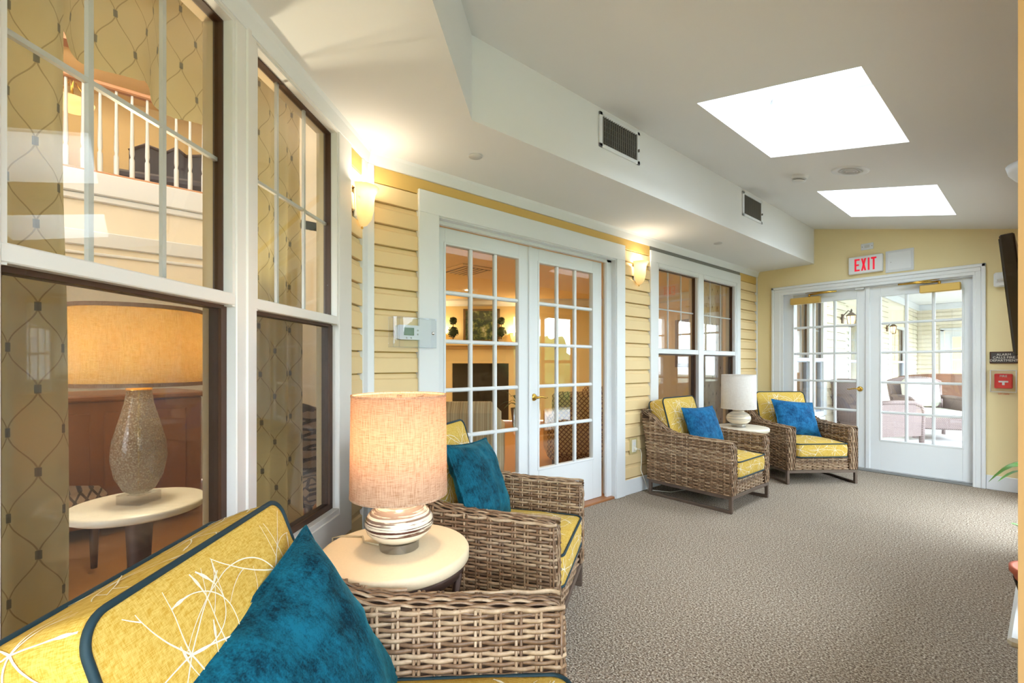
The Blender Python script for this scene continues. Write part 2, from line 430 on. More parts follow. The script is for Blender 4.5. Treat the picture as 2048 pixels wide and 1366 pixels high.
# soffit with crown along the walls
SO = 2.315
b = MB(); pts = [(-2.4, .98), (-2.4, 6.06), (-1.776, 6.06), (-1.776, 1.237), (2.3, -2.839), (1.7, -3.12)]
b.prism(pts, SO, SO + .03, 'z')
b.box(-1.796, -1.776, 1.2, 6.06, SO + .03, 2.80)
q = MB(frame_mat((-1.776, 1.237, 0), (R2, -R2))); q.box(-.008, 5.6, -.02, 0, SO + .03, 2.80)
b.v_off = len(b.v); off = len(b.v); b.v += q.v; b.f += [tuple(i + off for i in f) for f in q.f]; b.sm += q.sm
struct(b.obj('ceiling_soffit', 'ceiling_paint'))
# sloped ceiling with two skylight openings
SK = [(-1.272, -.53, 2.41, 3.44), (-1.272, -.53, 4.41, 5.43)]
b = MB()
xs = [-2.3, -1.272, -.53, 1.3]; ys = [-3.2, 2.41, 3.44, 4.41, 5.43, 6.1]
for i in range(3):
    for j in range(5):
        if i == 1 and j in (1, 3): continue
        x0, x1, y0, y1 = xs[i], xs[i + 1], ys[j], ys[j + 1]
        vs = [(x, y, ceil_z(x) + d) for d in (0, .04) for x, y in ((x0, y0), (x1, y0), (x1, y1), (x0, y1))]
        b.add(vs, [(0, 3, 2, 1), (4, 5, 6, 7), (0, 1, 5, 4), (1, 2, 6, 5), (2, 3, 7, 6), (3, 0, 4, 7)])
struct(b.obj('ceiling', 'ceiling_paint'))
for k, (x0, x1, y0, y1) in enumerate(SK):
    b = MB(); hgt = .42
    def q4(p, qq, off):
        a0 = (p[0], p[1], ceil_z(p[0]) + .041); a1 = (qq[0], qq[1], ceil_z(qq[0]) + .041)
        nrm = Vector((qq[1] - p[1], p[0] - qq[0], 0)).normalized() * .02
        top = [(a[0], a[1], a[2] + hgt) for a in (a1, a0)]
        base = [a0, a1] + top; o2 = [tuple(Vector(v) + nrm) for v in base]
        b.add(base + o2, [(0, 1, 2, 3), (7, 6, 5, 4), (0, 4, 5, 1), (2, 6, 7, 3), (1, 5, 6, 2), (3, 7, 4, 0)])
    cs = [(x0, y0), (x1, y0), (x1, y1), (x0, y1)]
    for i in range(4): q4(cs[i], cs[(i + 1) % 4], 0)
    well = struct(b.obj('window_%d' % (7 + k), 'white'))
    f = MB()
    for (a, c) in ((cs[0], cs[1]), (cs[1], cs[2]), (cs[2], cs[3]), (cs[3], cs[0])):
        f.tube([(a[0], a[1], ceil_z(a[0]) + .40), (c[0], c[1], ceil_z(c[0]) + .40)], .028, 4)
    f.obj('skylight_frame', 'vinyl', well)
    g = MB(); g.add([(x, y, ceil_z(x) + .42 + d) for d in (0, .006) for x, y in cs], [(0, 3, 2, 1), (4, 5, 6, 7), (0, 1, 5, 4), (1, 2, 6, 5), (2, 3, 7, 6), (3, 0, 4, 7)])
    g.obj('pane', 'glass', well)

# ------------------------------------------------------------------ structure: walls
def wall(name, F, spans, y0, y1, mat):
    b = MB(F)
    for s0, s1, z0, z1 in spans: b.box(s0, s1, y0, y1, z0, z1)
    return struct(b.obj(name, mat))
TOPZ = 4.7
WL = wall('wall_left', FW, [(-1.37, -.94, 0, TOPZ), (-3.23, -1.37, 2.1, TOPZ), (-3.74, -3.23, 0, TOPZ), (-5.50, -3.74, 2.15, TOPZ), (-5.50, -3.74, 0, .40), (-6.4, -5.50, 0, TOPZ)], -.14, -.03, 'frieze_yellow')
WB = wall('wall_bay', FB, [(-.05, .24, 0, TOPZ), (.24, 1.76, 0, .40), (.24, 1.76, 2.27, TOPZ), (1.76, 5.7, 0, TOPZ), (.955, 1.015, .4, 2.27)], -.10, -.03, 'frieze_yellow')
WE = wall('wall_back', FE, [(2.15, 2.5, 0, 2.9), (.43, 2.15, 2.03, 2.9), (-.13, .43, 0, 2.9)], -.16, 0, 'yellow_paint')
b = MB()
for y0, y1, z0, z1 in ((.92, 1.73, 0, 2.45), (1.73, 2.93, 0, .41), (1.73, 2.93, 1.95, 2.45), (2.93, 4.2, 0, 2.45), (4.2, 5.6, 0, .06), (4.2, 5.6, 1.95, 2.45), (5.6, 6.06, 0, 2.45)):
    b.box(-.03, .12, y0, y1, z0, z1)
b.box(.12, 1.3, .92, 1.05, 0, 2.4)
struct(b.obj('wall_right', 'wall_end'))
b = MB()
for y0, y1, z0, z1 in ((-3.2, -2.7, 0, 2.2), (-2.7, .7, 0, .35), (-2.7, .7, 1.95, 2.2), (.7, .92, 0, 2.2), (-1.05, -.95, .35, 1.95)): b.box(1.2, 1.3, y0, y1, z0, z1)
for x0, x1, z0, z1 in ((-1.6, -1.4, 0, 2.8), (-1.4, .2, 0, .1), (-1.4, .2, 2.2, 2.8), (.2, 1.3, 0, 2.8)): b.box(x0, x1, -3.2, -3.1, z0, z1)
struct(b.obj('wall_rear', 'yellow_paint'))

# siding planks, one object each
LAP, PITCH = 2.059, .1195
def siding(F, s0, s1, z0, z1, parent, mat='siding', pitch=PITCH, lap=LAP):
    k = math.floor((z1 - lap) / pitch)
    me = None
    z = lap + k * pitch
    while z > z0 - pitch:
        lo = max(z, z0); hi = min(z + pitch, z1)
        if hi - lo > .01:
            full = hi - lo > pitch - 1e-6
            if full and me:
                o = bpy.data.objects.new('plank', me); COL.objects.link(o); o.location = F @ Vector((0, 0, z)); o.parent = parent
            else:
                h = hi - lo
                h -= .007; prof = [(-.03, 0), (-.003, 0), (-.0005, .003), (-.002, h * .72), (-.013, h * .80), (-.017, h), (-.03, h)] if full else [(-.03, 0), (-.001, 0), (-.003, h), (-.03, h)]
                Fr = F.to_3x3().to_4x4()
                bb = MB(Fr); bb.prism(prof, s0, s1, 'x'); o = bb.obj('plank', mat, parent); o.location = F @ Vector((0, 0, lo))
                if full: me = o.data
        z -= pitch
siding(FW, -1.287, -1.018, .13, 2.16, WL); siding(FW, -3.682, -3.291, .13, 2.16, WL); siding(FW, -6.04, -5.568, .13, 2.16, WL)
siding(FB, .063, .196, .13, 2.16, WB); siding(FB, .2, 1.75, .13, .32, WB)
# frieze, crown, corner posts, baseboards
b = MB(FW); b.box(-6.06, -.95, -.03, -.004, 2.16, 2.25, .003); struct(b.obj('trim_1', 'frieze_yellow'))
b = MB(FB); b.box(.0, .2, -.03, -.004, 2.16, 2.25, .003); struct(b.obj('trim_2', 'frieze_yellow'))
b = MB(FW); b.prism([(-.03, 2.25), (.008, 2.25), (.02, 2.30), (.03, SO), (-.03, SO)], -6.06, -.95, 'x'); struct(b.obj('trim_3', 'white'))
b = MB(FB); b.prism([(-.03, 2.25), (.008, 2.25), (.02, 2.30), (.03, SO), (-.03, SO)], -.01, 5.6, 'x'); struct(b.obj('trim_4', 'white'))
b = MB(FW); b.box(-1.018, -.975, -.03, .006, 0, 2.25, .003); b.M = FB; b.box(-.0, .063, -.03, .004, 0, 2.25, .003); struct(b.obj('trim_5', 'white'))
b = MB(FW); b.box(-6.06, -6.035, -.03, .006, 0, 2.25, .003); struct(b.obj('trim_6', 'white'))
b = MB(FW)
for s0, s1 in ((-1.287, -1.018), (-6.05, -3.291)): b.box(s0, s1, -.03, .004, 0, .133, .004)
struct(b.obj('baseboard_left', 'white'))
b = MB(FB); b.box(.06, 4, -.03, .004, 0, .133, .004); struct(b.obj('baseboard_bay', 'white'))
b = MB(FE); b.box(.03, .395, 0, .014, 0, .131, .004); b.box(2.227, 2.4, 0, .014, 0, .131, .004); struct(b.obj('baseboard_back', 'white'))

# ------------------------------------------------------------------ windows
def dh_window(name, F, s0, s1, zt, zrt, zrb, zb, cas, mats=('vinyl', 'brown_channel'), screen=True, rows=2, cols=3, barw=.012, zmb=None):
    """double-hung window: glass area s0..s1; zt top of the upper glass, meeting rail zrb..zrt, zb bottom of the lower glass; cas = outer frame (s0,s1,z0,z1)"""
    b = MB(F); c0, c1, cz0, cz1 = cas
    b.box(c0, s0 - .012, -.06, .004, cz0, cz1, .003); b.box(s1 + .012, c1, -.06, .004, cz0, cz1, .003)
    b.box(s0 - .013, s1 + .013, -.06, .004, zt + .008, cz1, .003)
    b.box(s0 - .013, s1 + .013, -.06, .010, cz0, zb - .035, .003); b.box(s0 - .013, s1 + .013, -.09, .002, zb - .036, zb - .012, .002)
    root = struct(b.obj(name, mats[0]))
    u = MB(F)
    for a, c, d, e in ((s0 - .013, s0, zrb, zt + .009), (s1, s1 + .013, zrb, zt + .009), (s0, s1, zt, zt + .009)): u.box(a, c, -.035, -.002, d, e)
    u.box(s0 - .013, s1 + .013, -.05, .0, zrb + .004, zrt - .002, .003)
    us = u.obj('upper_sash', mats[0], root)
    g = MB(F); g.box(s0, s1, -.05, -.045, zrt - .004, zt); g.obj('pane', 'glass', us)
    e = MB(F)
    for a, c, d, f in ((s0, s0 + .006, zrt, zt), (s1 - .006, s1, zrt, zt), (s0, s1, zt - .006, zt), (s0, s1, zrt - .002, zrt + .003)): e.box(a, c, -.045, -.032, d, f)
    e.obj('glazing_bead', 'brown_channel', us)
    zm = zmb or (zt + zrt) / 2
    for i in range(1, cols):
        x = s0 + (s1 - s0) * i / cols; MB(F).box(x - barw / 2, x + barw / 2, -.062, -.051, zrt, zt).obj('muntin', mats[0], us)
    MB(F).box(s0, s1, -.064, -.052, zm - barw / 2, zm + barw / 2).obj('muntin', mats[0], us)
    lo = MB(F)
    for a, c, d, f in ((s0 - .012, s0 + .012, zb - .012, zrb), (s1 - .012, s1 + .012, zb - .012, zrb), (s0, s1, zb - .012, zb + .012), (s0, s1, zrb - .008, zrb + .006)): lo.box(a, c, -.072, -.03, d, f)
    ls = lo.obj('lower_sash', mats[1], root)
    g = MB(F); g.box(s0 + .01, s1 - .01, -.060, -.055, zb, zrb); g.obj('pane', 'glass', ls)
    if screen:
        g = MB(F); g.box(s0 + .004, s1 - .004, -.040, -.0395, zb, zrb - .002); g.obj('insect_screen', 'screen', ls)
    j = MB(F)
    for a, c, d, f in ((s0 - .03, s0, zb - .03, zrb), (s1, s1 + .03, zb - .03, zrb)): j.box(a, c, -.078, -.036, d, f)
    for a, c, d, f in ((s0 - .03, s0, zrb, zt + .02), (s1, s1 + .03, zrb, zt + .02), (s0, s1, zt, zt + .03)): j.box(a, c, -.068, -.036, d, f)
    j.obj('jamb_channel', mats[1], root)
    j = MB(F)
    for a, c, d, f in ((s0 - .035, s0 - .003, zb - .03, zrb), (s1 + .003, s1 + .035, zb - .03, zrb), (s0 - .035, s0 - .003, zrb, zt + .02), (s1 + .003, s1 + .035, zrb, zt + .02), (s0, s1, zt + .003, zt + .03)): j.box(a, c, -.105, -.069 if d >= zrb else -.079, d, f)
    j.obj('inner_jamb', 'inner_jamb', root)
    return root
dh_window('window_1', FB, 1.044, 1.637, 2.238, 1.378, 1.334, .483, (.985, 1.72, .324, 2.29), zmb=1.80)
dh_window('window_2', FB, .345, .920, 2.238, 1.378, 1.334, .483, (.205, .968, .324, 2.29), zmb=1.81)
b = MB(FB); b.box(.964, .989, -.05, .010, .324, 2.29, .004); b.box(.196, .27, -.03, .002, .32, 2.29, .003); b.box(1.70, 1.80, -.03, .006, .3, 2.29, .004); struct(b.obj('trim_7', 'vinyl'))
# white unit on the long wall (mirrored local x)
dh_window('window_3', FW, -4.568, -3.831, 2.067, 1.303, 1.25, .45, (-4.640, -3.775, .40, 2.115), zmb=1.69, mats=('white', 'brown_channel'))
dh_window('window_4', FW, -5.435, -4.696, 2.067, 1.303, 1.25, .45, (-5.470, -4.634, .40, 2.115), zmb=1.69, mats=('white', 'brown_channel'))
b = MB(FW)
b.box(-5.568, -3.682, -.03, .010, 2.11, 2.215, .004); b.box(-3.778, -3.682, -.03, .010, .33, 2.115, .004); b.box(-5.568, -5.468, -.03, .010, .33, 2.115, .004); b.box(-5.47, -3.775, -.03, .016, .33, .40, .004)
struct(b.obj('trim_8', 'white'))
b = MB(FW); b.box(-5.568, -3.682, -.02, .0, 2.215, 2.25); struct(b.obj('trim_9', 'grey_vent'))  # dark gap above the casing, its shade put into a grey strip

# ------------------------------------------------------------------ French doors
def leaf(F, s0, s1, g0, g1, z0, zt, rowsz, y0, y1, parent, ncol=3, colmat='white'):
    """leaf with stiles, 15 panes; rowsz = glass top, four bars, glass bottom"""
    b = MB(F); gt, gb = rowsz[0], rowsz[-1]
    b.box(s0, g0, y0, y1, z0, zt, .002); b.box(g1, s1, y0, y1, z0, zt, .002); b.box(g0, g1, y0, y1, gt, zt, .001); b.box(g0, g1, y0, y1, z0, gb, .001)
    lf = b.obj('leaf', colmat, parent)
    ym = (y0 + y1) / 2; mw = .013
    for r in rowsz[1:-1]: MB(F).box(g0, g1, y0 + .006, y1 - .002, r - mw, r + mw, .007).obj('muntin', colmat, lf)
    for i in range(1, ncol):
        x = g0 + (g1 - g0) * i / ncol; MB(F).box(x - mw, x + mw, y0 + .004, y1 - .003, gb, gt, .007).obj('muntin', colmat, lf)
    bd = MB(F)
    for a, c, d, e in ((g0 - .012, g0 + .004, gb - .012, gt + .012), (g1 - .004, g1 + .012, gb - .012, gt + .012), (g0, g1, gt - .004, gt + .012), (g0, g1, gb - .012, gb + .004)): bd.box(a, c, y0 + .002, y1 + .005, d, e, .003)
    bd.obj('glazing_bead', colmat, lf)
    for r in range(len(rowsz) - 1):
        for i in range(ncol):
            a = g0 + (g1 - g0) * i / ncol; c = g0 + (g1 - g0) * (i + 1) / ncol
            MB(F).box(a + mw * .6, c - mw * .6, ym - .002, ym + .002, rowsz[r + 1] + mw * .6 * (r < 4), rowsz[r] - mw * .6 * (r > 0)).obj('pane', 'glass', lf)
    return lf
def lever(F, s, z, y, sgn, lf):
    b = MB(F @ Matrix.Translation((s, y, z)) @ Matrix.Rotation(-PI / 2, 4, 'X'))
    b.lathe([(0, .014), (.016, .013), (.024, .008), (.028, 0), (.028, -.004)], 20); b.lathe([(.009, .012), (.009, .045), (0, .048)], 12)
    b.M = F @ Matrix.Translation((s, y, z))
    b.tube([(0, .040, 0), (sgn * .03, .042, .004), (sgn * .06, .042, .001), (sgn * .085, .04, -.007), (sgn * .105, .038, -.004)], .0075, 8, r2=.005)
    return b.obj('lever_handle', 'brass', lf)
# door_1: pair in the long wall
b = MB(FW)
b.box(-1.426, -1.287, -.03, .012, 0, 2.055, .004); b.box(-3.291, -3.171, -.03, .012, 0, 2.055, .004); b.box(-3.291, -1.287, -.03, .012, 2.052, 2.187, .004)
b.box(-1.432, -1.40, -.14, -.0, 0, 2.06); b.box(-3.20, -3.165, -.14, -.0, 0, 2.06); b.box(-3.2, -1.4, -.14, 0, 2.045, 2.08)
b.box(-3.172, -3.105, -.075, -.045, 0, 2.05, .003); b.box(-3.17, -1.43, -.075, -.045, 2.025, 2.05, .003)
d1 = struct(b.obj('door_1', 'white'))
RW = [1.92, 1.612, 1.298, .984, .68, .362]
l1 = leaf(FW, -2.248, -1.428, -2.146, -1.525, .02, 2.022, RW, -.125, -.085, d1)
l2 = leaf(FW, -3.085, -2.252, -2.969, -2.345, .02, 2.022, RW, -.125, -.085, d1)
MB(FW).box(-2.268, -2.236, -.086, -.072, .02, 2.022, .004).obj('astragal', 'white', d1)
lever(FW, -2.295, .905, -.085, -1, l2)
MB(FW).box(-3.17, -1.43, -.14, -.01, -.01, .018, .004).obj('threshold', 'oak', d1)
# door_2: exit pair
b = MB(FE)
for k, (o, t) in enumerate(((0, .016), (.012, .024), (.07, .012))):
    w_ = .118 - o - (.02 if k == 1 else 0)
    b.box(.395 + o * .4, .48, 0, t, 0, 1.99, .003) if k == 0 else None
b.box(.395, .425, 0, .026, 0, 2.09, .005); b.box(.425, .465, 0, .018, 0, 2.02, .004); b.box(.463, .482, 0, .013, 0, 1.992, .003)
b.box(2.2, 2.227, 0, .026, 0, 2.09, .005); b.box(2.13, 2.2, 0, .018, 0, 2.02, .004); b.box(2.096, 2.132, 0, .013, 0, 1.992, .003)
b.box(.395, 2.227, 0, .026, 2.058, 2.09, .005); b.box(.425, 2.2, 0, .018, 2.02, 2.058, .004); b.box(.465, 2.132, 0, .013, 1.99, 2.022, .003)
b.box(.43, .47, -.16, 0, 0, 2.03); b.box(2.11, 2.15, -.16, 0, 0, 2.03); b.box(.43, 2.15, -.16, 0, 1.992, 2.03)
d2 = struct(b.obj('door_2', 'white'))
RE = [1.875, 1.586, 1.278, .962, .643, .350]
e1 = leaf(FE, 1.285, 2.108, 1.379, 2.0, .03, 1.985, RE, -.075, -.035, d2)
e2 = leaf(FE, .472, 1.282, .553, 1.171, .03, 1.985, RE, -.075, -.035, d2)
MB(FE).box(1.262, 1.302, -.036, -.022, .03, 1.985, .004).obj('astragal', 'white', d2)
lever(FE, 1.352, .883, -.035, 1, e1)
MB(FE).box(.47, 2.11, -.16, .01, 0, .015, .004).obj('threshold', 'grey_vent', d2)
MB(FE).box(1.31, 1.39, -.034, -.005, 1.965, 1.99, .003).obj('latch_keeper', 'silver_plate', d2)
def closer(s0, s1, pv, end, lf):
    body = MB(FE).box(s0, s1, -.03, .035, 1.862, 1.938, .006).obj('door_closer', 'closer_gold', lf)
    b = MB(FE); b.tube([(pv, .012, 1.935), (pv, .012, 1.968)], .012, 10); b.tube([(pv, .015, 1.965), (end, .028, 1.972)], .009, 6)
    b.tube([(end, .028, 1.972), ((s0 + s1) / 2, .004, 1.990)], .006, 6); b.obj('closer_arm', 'brass', lf)
closer(1.712, 2.016, 1.82, 1.55, e1); closer(.56, .854, .71, 1.02, e2)

# ------------------------------------------------------------------ woven armchair
def strand(B, pts, nrm, rw, rd, n=5):
    """one woven strand: elliptical tube, nrm = surface normal at each point"""
    m = len(pts); vs = []
    for i in range(m):
        t = (pts[min(i + 1, m - 1)] - pts[max(i - 1, 0)]).normalized(); nn = nrm[i]; bb = t.cross(nn).normalized(); nn = bb.cross(t)
        for k in range(n):
            a = 2 * PI * k / n; vs.append(pts[i] + nn * (math.cos(a) * rd) + bb * (math.sin(a) * rw))
    fs = [(i * n + k, i * n + (k + 1) % n, (i + 1) * n + (k + 1) % n, (i + 1) * n + k) for i in range(m - 1) for k in range(n)]
    B.add(vs, fs, True)
def weave_row(B, path, k, stake=.05, amp=.0042, rw=.0066, rd=.0036):
    """path: list of (pos, normal) corner points; resampled and waved over and under the stakes"""
    P = [Vector(p) for p, _ in path]; Nn = [Vector(q) for _, q in path]
    d = [0]
    for i in range(1, len(P)): d.append(d[-1] + (P[i] - P[i - 1]).length)
    L = d[-1]; step = stake / 4; m = max(2, int(L / step)); pts = []; ns = []; j = 0
    ph = (k % 2) * PI; j1 = rnd.uniform(-.0006, .0006)
    for i in range(m + 1):
        s = L * i / m
        while j < len(d) - 2 and s > d[j + 1]: j += 1
        f = (s - d[j]) / max(1e-9, d[j + 1] - d[j]); p = P[j].lerp(P[j + 1], f); q = Nn[j].lerp(Nn[j + 1], f).normalized()
        pts.append(p + q * (amp * math.cos(PI * s / stake + ph) + j1)); ns.append(q)
    strand(B, pts, ns, rw * rnd.uniform(.92, 1.08), rd)
HW, BX, FX, ARM, Z0 = .36, -.375, .375, .10, .135      # half width, back, front, arm thickness, underside of the weave
def top_z(x):
    u = (x - BX) / (FX - BX)                            # 0 back .. 1 front
    if u < .45: s = u / .45; return .545 + .02 + (.745 - .565) * (1 - s) ** 2.2
    return .565 - .02 * (u - .45) / .55
def lean(z): return -.065 * max(0, (z - .3) / .44) ** 1.2   # the back leans a little
PITCHW = .0130
def arm_weave(side):
    core = MB(); wv = MB(); yo, yi = side * HW, side * (HW - ARM)
    prof = [(BX + lean(top_z(BX)) + .01, top_z(BX) - .012)] + [(BX + (FX - BX) * i / 16, top_z(BX + (FX - BX) * i / 16) - .012) for i in range(1, 16)] + [(FX - .03, .525), (FX - .008, .50), (FX - .008, Z0), (BX + .01, Z0)]
    core.prism(prof[::-1], min(yo, yi) + .009, max(yo, yi) - .009, 'y')
    for yy, sg, zlo in ((yo, side, Z0), (yi, -side, .20)):
        z = zlo + PITCHW / 2; k = 0
        while z < .74:
            # front limit of the row where the curved top cuts it
            xf = FX
            if z > .545:
                xf = BX
                for i in range(60):
                    x = BX + (FX - BX) * i / 60
                    if top_z(x) - .006 > z: xf = x
            if xf - BX > .05:
                xb = BX + lean(z)
                n = Vector((0, sg, 0)); path = [((xb, yy - sg * .006, z), n), ((xf - .02, yy - sg * .006, z), n)]
                if xf == FX: path.append(((FX - .004, yy - sg * .016, z), Vector((.75, sg * .66, 0))))
                weave_row(wv, path, k)
            z += PITCHW; k += 1
        x = BX + .03; 
        while x < FX - .01:
            for dx in (-.006, .006): wv.tube([(x + dx, yy - sg * .006, zlo), (x + dx, yy - sg * .006, top_z(x) - .008)], .0046, 5)
            x += .05
    # strands along the top that turn down over the front
    ns = 8
    for k in range(ns):
        yy = min(yo, yi) + .010 + (ARM - .020) * k / (ns - 1); e = abs(k - (ns - 1) / 2) / ((ns - 1) / 2)
        dz = -.014 * e ** 3; ny = (1 if yy * side > (HW - ARM / 2) else -1) * side * .5 * e ** 2
        path = [((BX + lean(.745) + (FX - BX) * 0, yy, top_z(BX) + dz), Vector((0, ny, 1)).normalized())]
        for i in range(1, 15): x = BX + (FX - .045 - BX) * i / 14; path.append(((x, yy, top_z(x) - .005 + dz), Vector((0, ny, 1)).normalized()))
        path.append(((FX - .018, yy, .532 + dz), Vector((.5, ny, .86)).normalized())); path.append(((FX - .003 + dz * .6, yy, .505), Vector((1, ny, .2)).normalized()))
        path.append(((FX - .003 + dz * .6, yy, Z0 + .006), Vector((1, ny, 0)).normalized()))
        weave_row(wv, path, k, amp=.0038)
    # rim strand at the underside
    return core, wv
def chair_shell(ch):
    for side in (1, -1):
        core, wv = arm_weave(side); c = core.obj('armrest', 'core', ch); o = wv.obj('weave', 'wicker', c); o['kind'] = 'stuff'
    core = MB(); core.prism([(BX + .012, Z0), (BX + .06, Z0), (BX + .05 + lean(.73), .725), (BX + lean(.73) + .008, .725)], -HW + .02, HW - .02, 'y')
    c = core.obj('back_panel', 'core', ch); wv = MB(); k = 0; z = Z0 + .007
    while z < .735:
        xb = BX + lean(z); n = Vector((-1, 0, 0)); weave_row(wv, [((xb + .004, HW - .004, z), n), ((xb + .004, -HW + .004, z), n)], k)
        if z > .42: n = Vector((1, 0, 0)); weave_row(wv, [((xb + .064, HW - ARM, z), n), ((xb + .064, -HW + ARM, z), n)], k)
        z += PITCHW; k += 1
    for i in range(5):
        x = BX + lean(.74) + .004 + .013 * i; weave_row(wv, [((x, HW - .01, .742 - .004 * (abs(i - 2) ** 2) / 2), Vector((0, 0, 1))), ((x, -HW + .01, .742 - .004 * (abs(i - 2) ** 2) / 2), Vector((0, 0, 1)))], i)
    o = wv.obj('weave', 'wicker', c); o['kind'] = 'stuff'
    core = MB().box(.30, FX - .03, -HW + ARM, HW - ARM, Z0, .262); c = core.obj('apron', 'core', ch); wv = MB(); k = 0; z = Z0 + .007
    while z < .268:
        n = Vector((1, 0, 0)); weave_row(wv, [((FX - .022, HW - ARM + .004, z), n), ((FX - .022, -HW + ARM - .004, z), n)], k); z += PITCHW; k += 1
    y = -HW + ARM + .02
    while y < HW - ARM:
        for dy in (-.006, .006): wv.tube([(FX - .022, y + dy, Z0), (FX - .022, y + dy, .268)], .0046, 5)
        y += .05
    o = wv.obj('weave', 'wicker', c); o['kind'] = 'stuff'
    MB().box(BX + .05, .33, -HW + ARM, HW - ARM, .22, .255).obj('seat_deck', 'core', ch)
    # bronze sled base
    w_ = .026
    for s in (-1, 1):
        b = MB(); y0, y1 = (s * (HW - .008), s * (HW - .008 - w_))
        b.box(BX + .01, FX - .01, y0, y1, 0, .024, .003); b.obj('runner', 'bronze', ch)
        for xx in (BX + .01, FX - .01 - w_): MB().box(xx, xx + w_, y0, y1, .022, .112, .002).obj('leg', 'bronze', ch)
    b = MB(); 
    for s in (-1, 1): b.box(BX + .01, FX - .01, s * (HW - .008), s * (HW - .008 - w_), .108, .136, .002)
    b.box(FX - .01 - w_, FX - .01, -HW + .03, HW - .03, .108, .136, .002); b.box(BX + .01, BX + .01 + w_, -HW + .03, HW - .03, .108, .136, .002)
    b.obj('base_frame', 'bronze', ch)
def rr_outline(a, bb, rc, n=8):
    pts = []
    for cx, cy, s in ((a / 2 - rc, bb / 2 - rc, 0), (-a / 2 + rc, bb / 2 - rc, 1), (-a / 2 + rc, -bb / 2 + rc, 2), (a / 2 - rc, -bb / 2 + rc, 3)):
        for i in range(n + 1): an = PI / 2 * (s + i / n); pts.append((cx + rc * math.cos(an), cy + rc * math.sin(an)))
    # subdivide the straight runs
    out = []
    for i, p in enumerate(pts):
        q = pts[(i + 1) % len(pts)]; L = math.hypot(q[0] - p[0], q[1] - p[1]); m = max(1, int(L / .03))
        for k in range(m): out.append((p[0] + (q[0] - p[0]) * k / m, p[1] + (q[1] - p[1]) * k / m))
    return out
def cushion(name, a, bb, th, crown, parent, mw, seed):
    """boxed cushion lying in local xy, piping on both edges, printed branches on the upper face and the border"""
    ol = rr_outline(a, bb, .045); n = len(ol); r_ = random.Random(seed)
    def face_z(u, v): return th / 2 + crown * max(0, 1 - (2 * u / a) ** 2) ** .7 * max(0, 1 - (2 * v / bb) ** 2) ** .7
    def wob(x, y, z): return .006 * noise.noise(Vector((x * 7 + seed, y * 7, z * 7)))
    rings = []
    for s in (0, .3, .55, .75, .88, .96): rings.append([(x * s, y * s, -face_z(x * s, y * s) + wob(x * s, y * s, 1)) for x, y in ol])
    for i in range(7):
        z = -th / 2 + th * i / 6; k = 1 + .018 * math.sin(PI * i / 6); rings.append([(x * k + wob(x, y, z + 3) * .6, y * k, z) for x, y in ol])
    for s in (.96, .88, .75, .55, .3, 0): rings.append([(x * s, y * s, face_z(x * s, y * s) + wob(x * s, y * s, 2)) for x, y in ol])
    B = MB(); vs = [p for r in rings for p in r]
    B.add(vs, [(j * n + i, j * n + (i + 1) % n, (j + 1) * n + (i + 1) % n, (j + 1) * n + i) for j in range(len(rings) - 1) for i in range(n)], True)
    o = B.obj(name, 'yellow_fabric', parent); o.matrix_local = mw
    p = MB()
    for z in (-th / 2, th / 2): p.tube([(x * 1.004, y * 1.004, z) for x, y in ol], .0058, 8, closed=True)
    p.obj('piping', 'piping', o)
    q = MB()
    def ribbon(pts, w0, w1):
        vs = []; m = len(pts); blob_ = r_.random() < .4
        for i, (P_, Nn) in enumerate(pts):
            t = pts[min(i + 1, m - 1)][0] - pts[max(i - 1, 0)][0]; sd = t.cross(Nn)
            sd = sd.normalized() if sd.length > 1e-9 else Vector((1, 0, 0)); ww = w0 + (w1 - w0) * i / (m - 1)
            if m > 8 and blob_ and i > m - 7: ww = w1 * (4.2 if i in (m - 4, m - 3) else 2.2)
            vs += [P_ + sd * ww, P_ - sd * ww]
        q.add(vs, [(2 * i, 2 * i + 1, 2 * i + 3, 2 * i + 2) for i in range(m - 1)])
    def S(u, v): return Vector((u, v, face_z(u, v) + wob(u, v, 2) + .0012)), Vector((0, 0, 1))
    per = []
    for i in range(n):
        per.append(ol[i])
    cum = [0]
    for i in range(n): cum.append(cum[-1] + math.hypot(ol[(i + 1) % n][0] - ol[i][0], ol[(i + 1) % n][1] - ol[i][1]))
    def Sb(s, z):
        s %= cum[-1]; i = max(k for k in range(n) if cum[k] <= s); f = (s - cum[i]) / max(1e-9, cum[i + 1] - cum[i]); x0, y0 = ol[i]; x1, y1 = ol[(i + 1) % n]
        x, y = x0 + (x1 - x0) * f, y0 + (y1 - y0) * f; nv = Vector((y1 - y0, x0 - x1, 0)).normalized(); k = 1 + .018 * math.sin(PI * (z / th + .5))
        return Vector((x * k + wob(x, y, z + 3) * .6, y * k, z)) + nv * .0016, nv
    def grow(c, surf, inside, lo, hi, nb):
        a0 = r_.uniform(0, 6.28)
        for j in range(nb):
            an = a0 + 2 * PI * j / nb + r_.uniform(-.3, .3); L = r_.uniform(lo, hi); u, v = c; pts = []; turn = r_.choice((-1, 1)) * r_.uniform(1.5, 8); st = .007; m = int(L / st); fk = None
            for i in range(m):
                if not inside(u, v): break
                pts.append(surf(u, v)); turn += r_.uniform(-2.6, 2.6); turn *= .97; an += turn * st + r_.uniform(-.05, .05); u += st * math.cos(an); v += st * math.sin(an)
                if i == m // 2: fk = (u, v, an)
            if len(pts) > 2: ribbon(pts, .0015, .0007)
            if fk and r_.random() < .6:
                u, v, an = fk; an += r_.choice((-.6, .6)); pts = []; tf = r_.uniform(-8, 8)
                for i in range(int(m * .5)):
                    if not inside(u, v): break
                    pts.append(surf(u, v)); an += tf * st + r_.uniform(-.05, .05); u += st * math.cos(an); v += st * math.sin(an)
                if len(pts) > 2: ribbon(pts, .0010, .0006)
